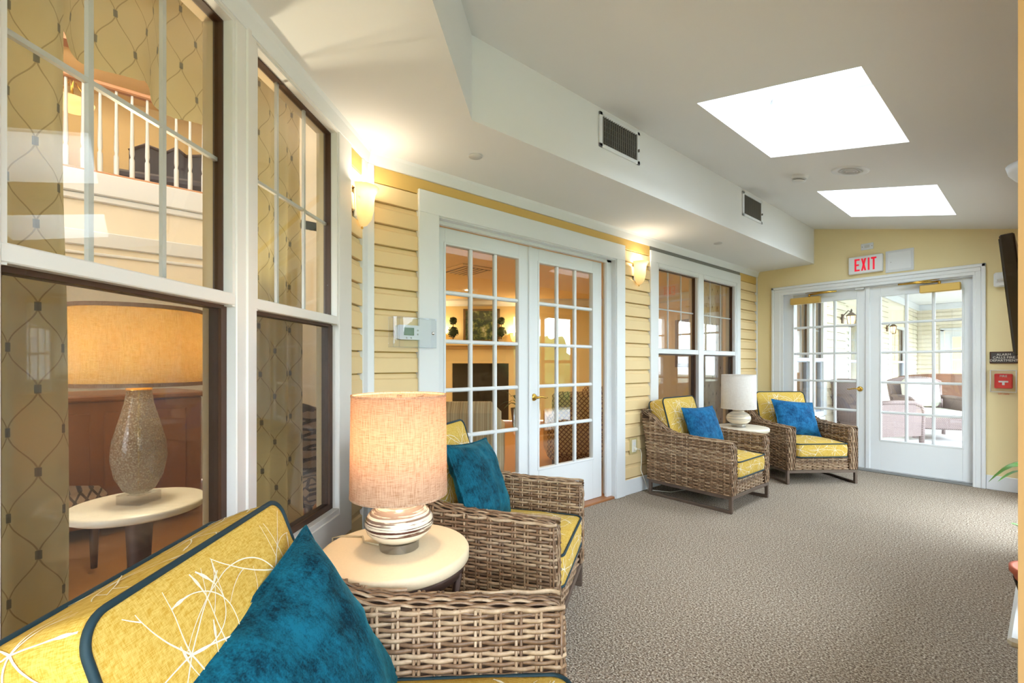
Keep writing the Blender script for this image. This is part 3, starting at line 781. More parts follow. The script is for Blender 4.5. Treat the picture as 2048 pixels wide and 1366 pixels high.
    ins = lambda u, v: abs(u) < a / 2 - .022 and abs(v) < bb / 2 - .022
    for gx in range(2):
        for gy in range(3):
            grow(((gx - .5) * a * .5 + r_.uniform(-.06, .06), (gy - 1) * bb * .33 + r_.uniform(-.05, .05)), S, ins, .12, .34, r_.randint(7, 9))
    insb = lambda s, z: abs(z) < th / 2 - .008
    s = .05
    while s < cum[-1]: grow((s, r_.uniform(-.03, .03)), Sb, insb, .06, .2, 7); s += .17
    pr = q.obj('branch_print', 'print_white', o); pr['kind'] = 'stuff'
    return o
ch = empty('armchair')
chair_shell(ch)
seat = cushion('seat_cushion', .62, .515, .125, .035, ch, Matrix.Translation((.065, 0, .325)), 3)
th = math.radians(76)   # back cushion: local x across, local y up the back, local z forward
def back_matrix(tx, tz, lean_deg):
    a = math.radians(lean_deg)
    X = Vector((0, 1, 0)); Y = Vector((-math.sin(a), 0, math.cos(a))); Zz = X.cross(Y); m = Matrix.Identity(4)
    for i in range(3): m[i][0] = X[i]; m[i][1] = Y[i]; m[i][2] = Zz[i]; m[i][3] = (tx, 0, tz)[i]
    return m
backc = cushion('back_cushion', .545, .47, .145, .04, ch, back_matrix(-.285, .603, 16), 5)
spots = [((-1.94, 3.865), 0), ((-1.709, 5.2975), -36.9), ((-1.695, 1.31), 32.7), ((-.785, .364), 53)]
labs = ['woven wicker armchair with yellow cushions under the white double window, beside the outlet', 'woven wicker armchair with yellow cushions angled in the corner before the exit doors',
        'woven wicker armchair with yellow cushions in front of the French doors, behind the lit lamp', 'nearest woven wicker armchair with yellow cushions, cut off by the bottom of the picture']
for i, ((x, y), rz) in enumerate(spots):
    c = ch if i == 0 else copy_tree(ch)
    c.location = (x, y, 0); c.rotation_euler = (0, 0, math.radians(rz)); tag(c, labs[i], 'armchair', 'wicker armchairs along the wall')
    if i == 3:
        for q_ in c.children:
            if q_.name.startswith('back_cushion'): q_.matrix_local = Matrix.Translation((0, .025, .008)) @ back_matrix(-.33, .565, 19)

# ------------------------------------------------------------------ throw pillows
def pillow(a, bb, th, mat, seed, crease=0.0):
    n = 28; f = MB()
    def pt(u, v, sg):
        x, y = 2 * u - 1, 2 * v - 1
        h = max(0, (1 - abs(x) ** 2.6) * (1 - abs(y) ** 2.6)) ** .55
        k = 1 - .07 * (1 - y * y); k2 = 1 - .07 * (1 - x * x)
        px, py = a / 2 * x * k, bb / 2 * y * k2
        wv = .012 * noise.noise(Vector((x * 2.2 + seed, y * 2.2, sg))) + .005 * noise.noise(Vector((x * 6 + seed, y * 6, sg)))
        z = sg * th / 2 * h + wv * min(1, h * 2)
        if crease: z -= sg * crease * math.exp(-((x + .15 * y) / .12) ** 2) * max(0, y) ** 1.5 * h
        return (px, py, z)
    f.grid(lambda u, v: pt(u, v, 1), n, n); f.grid(lambda u, v: pt(1 - u, v, -1), n, n)
    o = f.obj('throw_pillow', mat)
    rim = [pt(i / n, 0, 1) for i in range(n)] + [pt(1, i / n, 1) for i in range(n)] + [pt(1 - i / n, 1, 1) for i in range(n)] + [pt(0, 1 - i / n, 1) for i in range(n)]
    MB().tube(rim, .005, 6, closed=True).obj('seam', mat, o)
    return o
def place_pillow(o, chair_rz, loc_local, chair_xy, lean_deg, yaw, roll):
    base = Matrix.Translation((chair_xy[0], chair_xy[1], 0)) @ Matrix.Rotation(math.radians(chair_rz), 4, 'Z') @ Matrix.Translation(loc_local) @ Matrix.Rotation(math.radians(yaw), 4, 'Z')
    o.matrix_world = base @ back_matrix(0, 0, lean_deg) @ Matrix.Rotation(math.radians(roll), 4, 'Z')
P = [pillow(.40, .36, .15, 'blue_velvet', 1), pillow(.46, .38, .15, 'blue_velvet', 4), pillow(.46, .40, .15, 'teal_velvet', 9), pillow(.50, .48, .17, 'teal_velvet', 14, .02)]
place_pillow(P[0], 0, (-.05, .02, .60), spots[0][0], 22, -12, 0)
place_pillow(P[1], -36.9, (-.04, .02, .59), spots[1][0], 26, 4, -6)
place_pillow(P[2], 32.7, (-.05, -.05, .60), spots[2][0], 22, 0, -5)
place_pillow(P[3], 53, (-.165, .045, .505), spots[3][0], 26, -10, 12)
for o, l in zip(P, ('bright blue velvet pillow on the armchair under the double window', 'blue velvet pillow on the corner armchair before the exit doors', 'deep blue velvet pillow on the armchair before the French doors', 'dark teal velvet pillow slumped on the nearest armchair')):
    tag(o, l, 'pillow', 'velvet pillows on the armchairs')

# ------------------------------------------------------------------ side tables and lamps
def side_table(loc, rz, label, top='stone_top', fr='dark_iron'):
    t = empty('side_table', loc, rz); R_ = .235
    b = MB(); b.lathe([(0, .520), (R_ - .01, .520), (R_, .528), (R_, .552), (R_ - .004, .558), (R_ - .010, .560), (0, .560)], 64); b.obj('tabletop', top, t)
    b = MB(); b.lathe([(R_ - .03, .522), (R_ - .012, .522), (R_ - .016, .490), (R_ - .028, .490), (R_ - .03, .522)], 48); b.obj('ring', fr, t)
    b = MB(); b.lathe([(.15, .14), (.165, .14), (.165, .152), (.15, .152), (.15, .14)], 40); b.obj('stretcher_ring', fr, t)
    for k in range(4):
        a = PI / 2 * k + .35; c, s = math.cos(a), math.sin(a)
        MB().tube([(c * .213, s * .213, .50), (c * .18, s * .18, .32), (c * .162, s * .162, .14), (c * .19, s * .19, 0.006)], .011, 6).obj('leg', fr, t)
        pts = []
        for i in range(13):
            an = a + PI / 2 * i / 12; rr = .213 - .03 * (1 - math.sin(PI * i / 12)); pts.append((math.cos(an) * rr, math.sin(an) * rr, .36 + .135 * math.sin(PI * i / 12)))
        MB().tube(pts, .009, 6).obj('arch', fr, t)
    return tag(t, label, 'side table', 'round side tables')
side_table((-1.36, .65, 0), .3, 'round side table with cream stone top and dark iron arches, between the two near armchairs')
side_table((-1.90, 4.44, 0), .1, 'round side table with pale top between the two far armchairs', 'marble')
def table_lamp(loc, label, lit, shade, cer):
    t = empty('table_lamp', loc)
    b = MB(); b.lathe([(0, 0), (.062, 0), (.062, .026), (0, .026)], 40, smooth=False); b.obj('foot', 'acrylic', t)
    pr = [(0, .024), (.045, .026), (.078, .038), (.100, .058), (.108, .080), (.105, .100), (.092, .120), (.066, .138), (.050, .146), (.048, .152), (.052, .156), (.052, .162), (.03, .166), (0, .166)]
    b = MB(); b.lathe(pr, 56); b.obj('base', cer, t)
    b = MB(); b.lathe([(.010, .166), (.010, .24), (.016, .245), (.016, .27), (0, .27)], 16); b.obj('socket', 'brass', t)
    z0, z1, r0, r1 = .175, .490, .153, .149
    b = MB(); b.lathe([(r0, z0), (r1, z1), (r1 - .0025, z1), (r0 - .0025, z0), (r0, z0)], 72); sh = b.obj('shade', shade, t)
    for z, r in ((z0, r0), (z1, r1)):
        b = MB(); b.lathe([(r + .001, z - .002), (r + .001, z + .004), (r - .004, z + .004), (r - .004, z - .002), (r + .001, z - .002)], 72)
        b.obj('shade_rim', 'linen_pale' if not lit else 'linen', sh)
    b = MB(); b.tube([(0, 0, .27)] + [(.045 * math.sin(PI * i / 12) , 0, .27 + .2 * i / 12) for i in range(1, 13)], .0025, 6); b.tube([(0, 0, .27)] + [(-.045 * math.sin(PI * i / 12), 0, .27 + .2 * i / 12) for i in range(1, 13)], .0025, 6)
    for k in range(3): b.tube([(0, 0, .47), (r1 * math.cos(k * 2.09), r1 * math.sin(k * 2.09), z1 - .01)], .0022, 5)
    b.box(-.014, .014, -.003, .003, .47, .492, .001); b.obj('harp', 'chrome', t)
    b = MB(); b.lathe([(0, .27), (.014, .275), (.03, .32), (.03, .34), (.018, .362), (0, .368)], 20); b.obj('bulb', 'bulb' if lit else 'white', t)
    if lit: lamp('lamp_light', (0, 0, .40), lit, (1, .70, .42), .05, parent=t)
    return tag(t, label, 'lamp', 'table lamps on the side tables')
table_lamp((-1.355, .66, .56), 'lit table lamp with tan linen drum shade and brown-brushed round ceramic base', 5.5, 'linen', 'ceramic')
table_lamp((-1.91, 4.40, .56), 'unlit table lamp with white drum shade between the far armchairs', 0, 'linen_pale', 'ceramic_pale')
tag(MB().tube([(-1.40, .61, .566), (-1.46, .585, .565), (-1.51, .60, .564), (-1.56, .55, .563), (-1.60, .53, .55), (-1.61, .525, .3), (-1.62, .52, .01)], .0032, 6).obj('lamp_cord', 'cord'), 'tan cord of the lit lamp running over the near table edge', 'cord')

# ------------------------------------------------------------------ wall sconces
def sconce(F, s, z, label, r0=.085, hgt=.215):
    t = empty('wall_sconce'); t.matrix_world = F @ Matrix.Translation((s, 0, z))
    prof = [(.004, -hgt * .62), (.03, -hgt * .57), (.052, -hgt * .42), (.062, -hgt * .2), (.064, 0), (.070, hgt * .18), (.088, hgt * .33), (.086, hgt * .34), (.066, hgt * .17), (.060, 0), (.058, -hgt * .2), (.048, -hgt * .42), (.026, -hgt * .56), (.004, -hgt * .60)]
    b = MB(Matrix.Translation((0, .012, 0)) @ Matrix.Diagonal((.95, 1.05, 1, 1))); b.lathe(prof, 28, a0=0, a1=PI); b.obj('shade', 'sconce_glass', t)
    MB().box(-.05, .05, -.012, .012, -.10, .06, .01).obj('backplate', 'white', t)
    b = MB(); b.lathe([(0, -.02), (.012, -.02), (.018, .01), (.02, .03), (0, .045)], 14, c=(0, .05)); b.obj('bulb', 'bulb', t)
    b = MB(Matrix.Translation((0, .0, -hgt * .62)) ); b.lathe([(0, -.012), (.006, -.008), (.005, 0), (0, .004)], 10, c=(0, .018)); b.obj('finial', 'brass', t)
    b = MB(); b.lathe([(0, 0), (.004, 0), (.004, .006), (0, .007)], 8, c=(.055, .028)); b.obj('screw', 'dark_iron', t)
    lamp('sconce_light', (0, .06, .06), 2.8, (1, .88, .70), .03, parent=t)
    return tag(t, label, 'sconce', 'lit wall sconces')
sconce(FB, .11, 2.00, 'lit glass wall sconce beside the tall bay windows, glowing on yellow siding')
sconce(FW, -3.48, 1.995, 'lit glass wall sconce between the French doors and the double window')
t = empty('wall_sconce', (-.03, 3.42, 2.13)); b = MB(); b.lathe([(0, -.085), (.05, -.08), (.09, -.055), (.115, -.02), (.125, .02), (.118, .02), (.105, -.02), (.08, -.05), (0, -.07)], 28, a0=PI / 2, a1=1.5 * PI); b.obj('bowl', 'white', t)
MB().box(-.02, 0, -.05, .05, -.04, .015, .004).obj('backplate', 'white', t); tag(t, 'white half-bowl wall sconce high above the television', 'sconce')

# ------------------------------------------------------------------ small wall and ceiling fittings
t = empty('thermostat'); t.matrix_world = FW @ Matrix.Translation((-1.218, 0, 1.335))
prof = [(-.076, -.036), (-.06, -.042), (.06, -.042), (.076, -.036), (.078, 0), (.076, .036), (.06, .041), (-.06, .041), (-.076, .036), (-.078, 0)]
b = MB(); b.prism(prof, .0, .030, 'y'); b.obj('housing', 'white', t)
MB().box(-.028, .036, .029, .0315, -.018, .026, .001).obj('display', 'lcd', t)
for xx, zz in ((-.052, .012), (-.052, -.010), (-.01, -.031), (.018, -.031)): MB(Matrix.Translation((xx, .03, zz)) @ Matrix.Rotation(-PI / 2, 4, 'X')).lathe([(0, .003), (.005, .003), (.0055, 0)], 12).obj('button', 'grey_cap', t)
tag(t, 'white thermostat with green display on yellow siding', 'thermostat')
t = empty('thermostat_guard'); t.matrix_world = FW @ Matrix.Translation((-1.236, 0, 1.332)); b = MB()
for x0, x1, y0, y1, z0, z1 in ((-.135, .135, .064, .067, -.085, .085), (-.135, -.131, .0, .067, -.085, .085), (.131, .135, 0, .067, -.085, .085), (-.135, .135, 0, .067, .081, .085), (-.135, .135, 0, .067, -.085, -.081)): b.box(x0, x1, y0, y1, z0, z1)
b.obj('clear_box', 'clear_plastic', t)
b = MB(Matrix.Translation((-.112, .067, 0)) @ Matrix.Rotation(-PI / 2, 4, 'X')); b.lathe([(0, .008), (.008, .008), (.009, 0)], 14); b.obj('lock', 'chrome', t)
b = MB()
for zz in (-.085, .085): b.tube([(-.135, .066, zz), (.135, .066, zz)], .003, 5)
for xx in (-.135, .135, .10): b.tube([(xx, .066, -.085), (xx, .066, .085)], .003, 5)
b.obj('edge', 'clear_plastic', t)
tag(t, 'clear plastic locking guard box around the thermostat', 'guard box')
t = empty('wall_outlet'); t.matrix_world = FW @ Matrix.Translation((-3.42, 0, .425)); MB().box(-.056, .056, -.004, .006, -.07, .07, .003).obj('backing_block', 'outlet_plate', t); MB().box(-.03, .03, .004, .011, -.055, .055, .003).obj('cover_plate', 'outlet_white', t)
for zz in (-.025, .02): MB().box(-.014, .014, .009, .013, zz - .014, zz + .014, .003).obj('socket', 'white', t)
MB().box(-.012, .012, .012, .034, -.036, -.014, .004).obj('plug', 'outlet_white', t); tag(t, 'white outlet on the siding beside the French doors', 'outlet')
tag(MB().tube([(-2.37, 3.43, .40), (-2.355, 3.46, .395), (-2.36, 3.49, .35), (-2.37, 3.50, .28), (-2.375, 3.50, .2), (-2.36, 3.54, .1), (-2.34, 3.56, .02), (-2.2, 3.7, .006), (-2.05, 4.2, .006)], .003, 6).obj('power_cord', 'outlet_white'), 'white power cord hanging from the outlet behind the wicker armchair', 'cord')
def vent(y0, y1, label):
    t = empty('air_vent', (-1.776, (y0 + y1) / 2, 2.588)); hw = (y1 - y0) / 2; hh = .108
    b = MB()
    for a, c, d, e in ((-hw, hw, hh - .024, hh), (-hw, hw, -hh, -hh + .024), (-hw, -hw + .03, -hh, hh), (hw - .03, hw, -hh, hh)): b.box(0, .010, a, c, d, e, .003)
    b.obj('frame', 'white', t); MB().box(-.001, .001, -hw + .02, hw - .02, -hh + .02, hh - .02).obj('duct', 'black', t)
    n = 17
    for i in range(n):
        y = -hw + .04 + (2 * hw - .08) * i / (n - 1); MB(Matrix.Translation((.006, y, 0)) @ Matrix.Rotation(math.radians(12), 4, 'Z')).box(-.0045, .0045, -.0012, .0012, -hh + .022, hh - .022).obj('slat', 'grey_vent', t)
    for k in range(5): 
        z = -hh + .04 + k * .034; MB().box(.001, .0025, -hw + .03, hw - .03, z, z + .002).obj('cross_bar', 'grey_vent', t)
    MB().box(.008, .022, hw - .028, hw - .020, -.03, -.012, .002).obj('lever', 'grey_vent', t)
    tag(t, label, 'vent', 'air vents on the soffit face')
vent(2.175, 2.595, 'white louvered air vent on the soffit face above the French doors'); vent(4.16, 4.582, 'white louvered air vent on the soffit face toward the exit wall')
def on_ceiling(name, x, y): 
    t = empty(name); t.matrix_world = Matrix.Translation((x, y, ceil_z(x))) @ Matrix.Rotation(TILT, 4, 'Y'); return t
t = on_ceiling('smoke_detector', -1.246, 3.933); b = MB(); b.lathe([(0, -.048), (.03, -.048), (.045, -.042), (.048, -.036)], 28); b.obj('cap', 'white', t); b = MB(); b.lathe([(.040, -.036), (.040, -.026)], 28); b.obj('intake', 'sign_dark', t)
b = MB(); b.lathe([(.042, -.030), (.049, -.030), (.049, -.027), (.042, -.027)], 28); b.lathe([(.048, -.024), (.056, -.02), (.058, 0)], 28); b.obj('housing', 'white', t); tag(t, 'round white smoke detector on the sloped ceiling', 'smoke detector')
t = on_ceiling('ceiling_speaker', -.919, 3.899); b = MB(); b.lathe([(.075, -.004), (.100, -.010), (.112, -.006), (.114, 0)], 40); b.obj('ring', 'white', t); b = MB(); b.lathe([(0, -.008), (.03, -.008), (.032, -.005), (.05, -.005), (.052, -.008), (.075, -.006)], 40); b.obj('grille', 'grey_cap', t)
for k in range(3): b = MB(); b.lathe([(.022 + .02 * k, -.010), (.026 + .02 * k, -.010), (.026 + .02 * k, -.006), (.022 + .02 * k, -.006)], 32); b.obj('ridge', 'white', t)
tag(t, 'flat round white speaker grille on the ceiling between the skylights', 'speaker')
for (x, y), l in (((-2.066, 1.464), 'round white sprinkler cap on the soffit near the bay windows'), ((-2.058, 4.299), 'round white sprinkler cap on the soffit above the double window')):
    t = empty('sprinkler_cap', (x, y, SO)); b = MB(); b.lathe([(0, -.008), (.036, -.008), (.038, -.006), (.038, -.003), (0, -.003)], 32); b.obj('disc', 'grey_cap', t); b = MB(); b.lathe([(.030, -.004), (.044, 0)], 32); b.obj('collar', 'white', t); tag(t, l, 'sprinkler', 'sprinkler caps')
# exit wall
def on_exit(name, x, z): t = empty(name); t.matrix_world = FE @ Matrix.Translation((-x, 0, z)); return t
t = on_exit('exit_sign', -1.290, 2.226); MB().box(-.148, .148, 0, .038, -.093, .093, .006).obj('housing', 'white', t)
def stroke(b, pts, y0=.038, y1=.0395): b.prism([(-x, z) for x, z in pts], y0, y1, 'y')
LH, LWd, wx = .066, .046, .0165
def letter(c, x0):
    b = MB(); r = lambda a, d, e, f: stroke(b, [(x0 + a, e), (x0 + d, e), (x0 + d, f), (x0 + a, f)])
    if c == 'E': r(0, wx, -LH, LH); r(0, LWd, LH - .018, LH); r(0, LWd * .85, -.009, .009); r(0, LWd, -LH, -LH + .018)
    if c == 'I': r(0, wx, -LH, LH)
    if c == 'T': r(LWd / 2 - wx / 2, LWd / 2 + wx / 2, -LH, LH); r(0, LWd, LH - .018, LH)
    if c == 'X':
        stroke(b, [(x0, -LH), (x0 + wx, -LH), (x0 + LWd, LH), (x0 + LWd - wx, LH)]); stroke(b, [(x0 + LWd - wx, -LH), (x0 + LWd, -LH), (x0 + wx, LH), (x0, LH)])
    return b
for c, x0 in (('E', -.093), ('X', -.036), ('I', .022), ('T', .050)): letter(c, x0).obj('letter', 'exit_red', t)
tag(t, 'white EXIT sign with red letters above the exit doors', 'exit sign')
t = on_exit('access_panel', -1.012, 2.222); MB().box(-.113, .113, 0, .006, -.113, .113, .003).obj('frame', 'silver_plate', t); MB().box(-.092, .092, .004, .009, -.092, .092, .002).obj('hatch', 'white', t)
MB().box(.066, .070, .008, .011, -.012, -.004).obj('latch', 'grey_vent', t); tag(t, 'square white access panel beside the exit sign', 'access panel')
t = on_exit('indicator_plate', -1.28, 2.42); MB().box(-.054, .054, 0, .008, -.035, .035, .004).obj('plate', 'silver_plate', t); MB().box(-.022, .022, .006, .011, -.015, .015, .003).obj('lens', 'grey_cap', t)
for xx in (-.042, .042): MB().box(xx - .003, xx + .003, .007, .0095, -.003, .003).obj('screw', 'sign_dark', t)
tag(t, 'small white indicator plate above the exit sign', 'plate')
t = on_exit('alarm_strobe', -.285, 1.92); MB().box(-.06, .06, 0, .05, -.066, .066, .012).obj('housing', 'white', t); MB().box(-.045, .045, .045, .058, -.028, .012, .008).obj('lens', 'silver_plate', t); MB().box(-.035, .035, .056, .061, -.018, .002, .004).obj('reflector', 'chrome', t)
tag(t, 'white alarm strobe on the exit wall half hidden by the television', 'strobe')
t = on_exit('alarm_notice', -.283, 1.213); MB().box(-.088, .088, 0, .012, -.054, .054, .003).obj('frame', 'dark_wood', t); MB().box(-.078, .078, .011, .0135, -.044, .044).obj('face', 'sign_dark', t)
for s_, zz in (('ALARM', .026), ('CALLS FIRE', .0), ('DEPARTMENT', -.027)): text(s_, .028, (0, .0145, zz), (PI / 2, 0, PI), 'sign_text', t)
tag(t, 'dark framed notice reading ALARM CALLS FIRE DEPARTMENT', 'sign')
t = on_exit('fire_alarm_pull', -.284, 1.0); MB().box(-.056, .056, 0, .045, -.066, .066, .006).obj('station', 'red', t)
MB().box(-.030, .030, .044, .049, -.012, .002, .001).obj('handle', 'white', t); MB().box(-.008, .008, .044, .048, -.036, -.008, .001).obj('handle_stem', 'white', t)
text('FIRE', .026, (0, .0465, .044), (PI / 2, 0, PI), 'sign_text', t); text('LIFT HERE', .016, (0, .004, -.118), (PI / 2, 0, PI), 'red', t)
b = MB()
for x0, x1, y0, y1, z0, z1 in ((-.08, .08, .072, .075, -.098, .098), (-.08, -.076, 0, .075, -.098, .098), (.076, .08, 0, .075, -.098, .098), (-.08, .08, 0, .075, .094, .098), (-.08, .08, 0, .075, -.098, -.094)): b.box(x0, x1, y0, y1, z0, z1)
b.obj('clear_cover', 'clear_plastic', t); b = MB()
for zz in (-.097, .097): b.tube([(-.079, .074, zz), (.079, .074, zz)], .003, 5)
for xx in (-.079, .079): b.tube([(xx, .074, -.097), (xx, .074, .097)], .003, 5)
b.obj('cover_edge', 'silver_plate', t); tag(t, 'red fire alarm pull station under a clear lift cover', 'fire alarm')

# ------------------------------------------------------------------ right wall: television, ledge, plant, windows
t = empty('television'); t.matrix_world = Matrix.Translation((-.105, 3.5, 1.465)) @ Matrix.Rotation(math.radians(-5), 4, 'Y')
MB().box(-.028, .02, -.49, .49, -.275, .275, .006).obj('casing', 'tv_black', t); MB().box(-.031, -.027, -.475, .475, -.26, .26).obj('screen_face', 'fire_glass', t); MB().box(.018, .05, -.2, .2, -.15, .15, .01).obj('mount', 'black', t)
tag(t, 'dark flat television tilted forward, seen edge-on at the wall', 'television')
b = MB(); b.box(-.075, .10, 1.72, 2.95, .425, .45, .008); b.box(-.058, -.03, 1.74, 2.93, 0, .426, .003); struct(b.obj('trim_10', 'white'))
for k, (y0, y1, z0) in enumerate(((1.73, 2.93, .45), (4.2, 5.6, .06))):
    b = MB()
    for a, c, d, e in ((y0, y0 + .06, z0, 1.95), (y1 - .06, y1, z0, 1.95), (y0, y1, 1.89, 1.95), (y0, y1, z0, z0 + .06), (y0, y1, 1.17, 1.22), ((y0 + y1) / 2 - .035, (y0 + y1) / 2 + .035, z0, 1.95)): b.box(.085, .115, a, c, d, e, .003)
    o = struct(b.obj('window_%d' % (5 + k), 'dark_iron'))
    for a, c in ((y0 + .06, (y0 + y1) / 2 - .035), ((y0 + y1) / 2 + .035, y1 - .06)):
        for d, e in ((z0 + .06, 1.17), (1.22, 1.89)): MB().box(.098, .102, a, c, d, e).obj('pane', 'glass', o)
t = empty('potted_plant', (.0, 2.0, .45)); b = MB(); b.lathe([(0, 0), (.055, 0), (.062, .03), (.078, .09), (.084, .092), (.084, .108), (.074, .108), (.07, .085), (0, .082)], 28); pt_ = b.obj('pot', 'terracotta', t)
b = MB(); b.lathe([(.0655, .038), (.0745, .072), (.0755, .072), (.0665, .038)], 28); b.obj('band', 'soil', pt_); b = MB(); b.lathe([(0, .084), (.072, .086)], 20); b.obj('soil', 'soil', t)
rp = random.Random(3)
def leafmesh(base, tip, wd, droop, up=Vector((0, 0, 1))):
    b = MB(); A, T = Vector(base), Vector(tip); d = (T - A); sd = d.cross(up).normalized(); n = 8
    def fn(u, v):
        p = A + d * v + up * droop * math.sin(PI * v) ; w_ = wd * math.sin(PI * min(1, v * .98 + .02)) ** .8; return p + sd * (u - .5) * w_ + up * (abs(u - .5) * .25 * w_)
    b.grid(fn, 4, n); return b
for (bx, tp, w_, dr) in (((0, 0, .36), (-.125, -.03, .345), .045, .05), ((0, .02, .37), (-.10, .02, .385), .03, .03), ((-.02, 0, .36), (-.062, -.03, .27), .06, .01), ((0, 0, .36), (-.11, .06, .335), .035, .035), ((-.01, -.02, .18), (-.078, -.05, .24), .05, .01), ((-.02, -.02, .2), (-.062, -.04, .13), .045, .01), ((0, 0, .1), (.05, .03, .3), .05, .04), ((0, 0, .2), (.03, .1, .4), .05, .03), ((0, 0, .3), (.04, -.04, .46), .05, .02)):
    leafmesh(bx, tp, w_, dr).obj('leaf', 'leaf', t)
b = MB(); b.tube([(0, 0, .08), (.005, .0, .2), (0, 0, .37)], .005, 6); b.tube([(0, 0, .08), (-.01, -.02, .2)], .004, 6); b.obj('stem', 'leaf', t)
tag(t, 'green leafy plant in a terracotta pot on the white window ledge', 'plant')
b = MB()
for a, c, d, e in ((-2.7, -2.62, .35, 1.95), (.62, .7, .35, 1.95), (-2.7, .7, 1.88, 1.95), (-2.7, .7, .35, .42), (-2.7, .7, 1.1, 1.16)): b.box(1.21, 1.29, a, c, d, e)
struct(b.obj('window_9', 'white'))
# garden outside
def blob(name, loc, sx, sy, sz, seed, label):
    b = MB(); n = 26
    def fn(u, v):
        a, p = 2 * PI * u, PI * v; d = Vector((math.sin(p) * math.cos(a), math.sin(p) * math.sin(a), math.cos(p)))
        k = 1 + .35 * noise.noise(d * 3 + Vector((seed, 0, 0))) + .15 * noise.noise(d * 9 + Vector((0, seed, 0))); return (d.x * sx * k, d.y * sy * k, d.z * sz * k)
    b.grid(fn, n * 2, n); o = b.obj(name, 'garden_leaf'); o.location = loc; tag(o, label, 'hedge', 'garden hedges outside')
for i in range(6): blob('garden_hedge', (6.5, -6 + i * 4.2, .6), 1.2, 1.5, 1.4 + .3 * (i % 2), i, 'green garden hedge outside, glimpsed as a reflection in the door panes')

# ------------------------------------------------------------------ rooms behind the glass
def quadwall(name, p, q, z0, z1, th_, mat):
    d = Vector((q[0] - p[0], q[1] - p[1], 0)); L = d.length; d.normalize()
    b = MB(frame_mat((p[0], p[1], 0), (d.x, d.y))); b.box(0, L, -th_, 0, z0, z1); return struct(b.obj(name, mat))
# lobby (two storeys high, behind the bay windows)
b = MB(); b.box(-5.65, -5.5, -3.6, 2.3, 0, 2.80); b.box(-5.65, -5.5, 1.25, 2.5, 2.80, TOPZ); b.box(-5.65, -5.5, -3.6, -1.6, 2.80, TOPZ); struct(b.obj('wall_lobby', 'pale_wall'))
b = MB(); b.box(-9.6, -1.2, -3.75, -3.6, 0, TOPZ); struct(b.obj('wall_lobby_side', 'cream_wall'))
quadwall('wall_partition', (-8.6, 3.98), (-2.56, 1.13), 0, TOPZ, .1, 'cream_wall')
b = MB(); b.box(-9.6, -2.42, -3.7, 4.1, TOPZ, TOPZ + .1); b.prism([(-2.5, 1.1), (-2.5, .95), (1.5, -3.05), (1.5, -3.7), (-2.6, -3.7)], TOPZ, TOPZ + .1, 'z'); struct(b.obj('ceiling_lobby', 'warm_ceiling'))
b = MB(); b.box(-8.2, -8.05, -3.6, 3.9, 2.7, TOPZ); struct(b.obj('wall_upper_hall', 'cream_wall'))
b = MB(); b.box(-8.2, -5.5, -3.6, 2.4, 2.70, 2.80); struct(b.obj('floor_upper_hall', 'stair_wood'))
for k, (z0, z1, dx) in enumerate(((2.66, 2.86, .05), (2.60, 2.66, .03), (2.20, 2.34, .025), (2.12, 2.15, .018), (1.86, 1.90, .02))):
    b = MB(); b.box(-5.5, -5.5 + dx, -3.5, .78, z0, z1, .01); struct(b.obj('trim_%d' % (11 + k), 'white'))
t = empty('balcony_railing', (-5.53, 0, 2.86)); MB().box(-.035, .035, -1.5, .62, .80, .845, .012).obj('handrail', 'stair_wood', t); MB().box(-.03, .03, -1.5, .62, 0, .03, .006).obj('bottom_rail', 'stair_wood', t)
for y in (-.62, .62): MB().box(-.05, .05, y - .045, y + .045, 0, 1.0, .01).obj('newel_post', 'stair_wood', t)
bal = None
for i in range(19):
    y = -1.45 + i * .111
    if abs(y + .62) < .05: continue
    if bal is None:
        b = MB(); b.lathe([(.02, .03), (.02, .2), (.012, .22), (.019, .26), (.014, .5), (.011, .80)], 10); bal = b.obj('baluster', 'white', t); o = bal
    else: o = bpy.data.objects.new('baluster', bal.data); COL.objects.link(o); o.parent = t
    o.location = (0, y, 0)
tag(t, 'white baluster balcony railing with wood handrail high inside the lobby', 'railing')
b = MB(); b.box(-5.64, -5.50, -1.6, 1.25, 3.98, 4.1); b.box(-5.66, -5.48, -1.6, 1.25, 4.1, 4.2, .01); struct(b.obj('trim_16', 'stair_wood'))
t = empty('ceiling_light', (-7.0, -.52, 4.05)); b = MB(); b.lathe([(0, -.09), (.10, -.075), (.17, -.03), (.19, .03), (.185, .03), (.16, -.025), (.09, -.065), (0, -.08)], 28); b.obj('bowl', 'sconce_glass', t)
b = MB(); b.tube([(0, 0, .0), (0, 0, .35)], .012, 8); b.lathe([(.08, .33), (.07, .36), (0, .37)], 20)
for k in range(3): b.tube([(.18 * math.cos(k * 2.1), .18 * math.sin(k * 2.1), .03), (.03 * math.cos(k * 2.1), .03 * math.sin(k * 2.1), .25)], .006, 6)
b.obj('stem', 'brass', t); b = MB(); b.lathe([(0, 0), (.03, .01), (.04, .04), (0, .08)], 12); b.obj('bulb', 'bulb', t)
lamp('hall_light', (0, 0, .05), 9, (1, .8, .55), .06, parent=t); tag(t, 'glowing semi-flush bowl light in the upper hall seen through the bay window', 'ceiling light')
t = empty('hall_bench', (-6.6, .35, 2.8), -.2)
b = MB(); b.box(-.3, .3, -.45, .45, .35, .45, .03); b.obj('seat', 'plum_seat', t)
b = MB(); pr = [(-.45, .4), (.45, .4), (.45, .85), (.3, .95), (.1, .90), (0, .98), (-.1, .90), (-.3, .95), (-.45, .85)]; b.prism(pr, -.32, -.27, 'x'); b.obj('backrest', 'plum_seat', t)
b = MB(); b.tube([(-.28, y, z + .01) for y, z in pr], .025, 8); b.obj('back_rail', 'dark_wood', t)
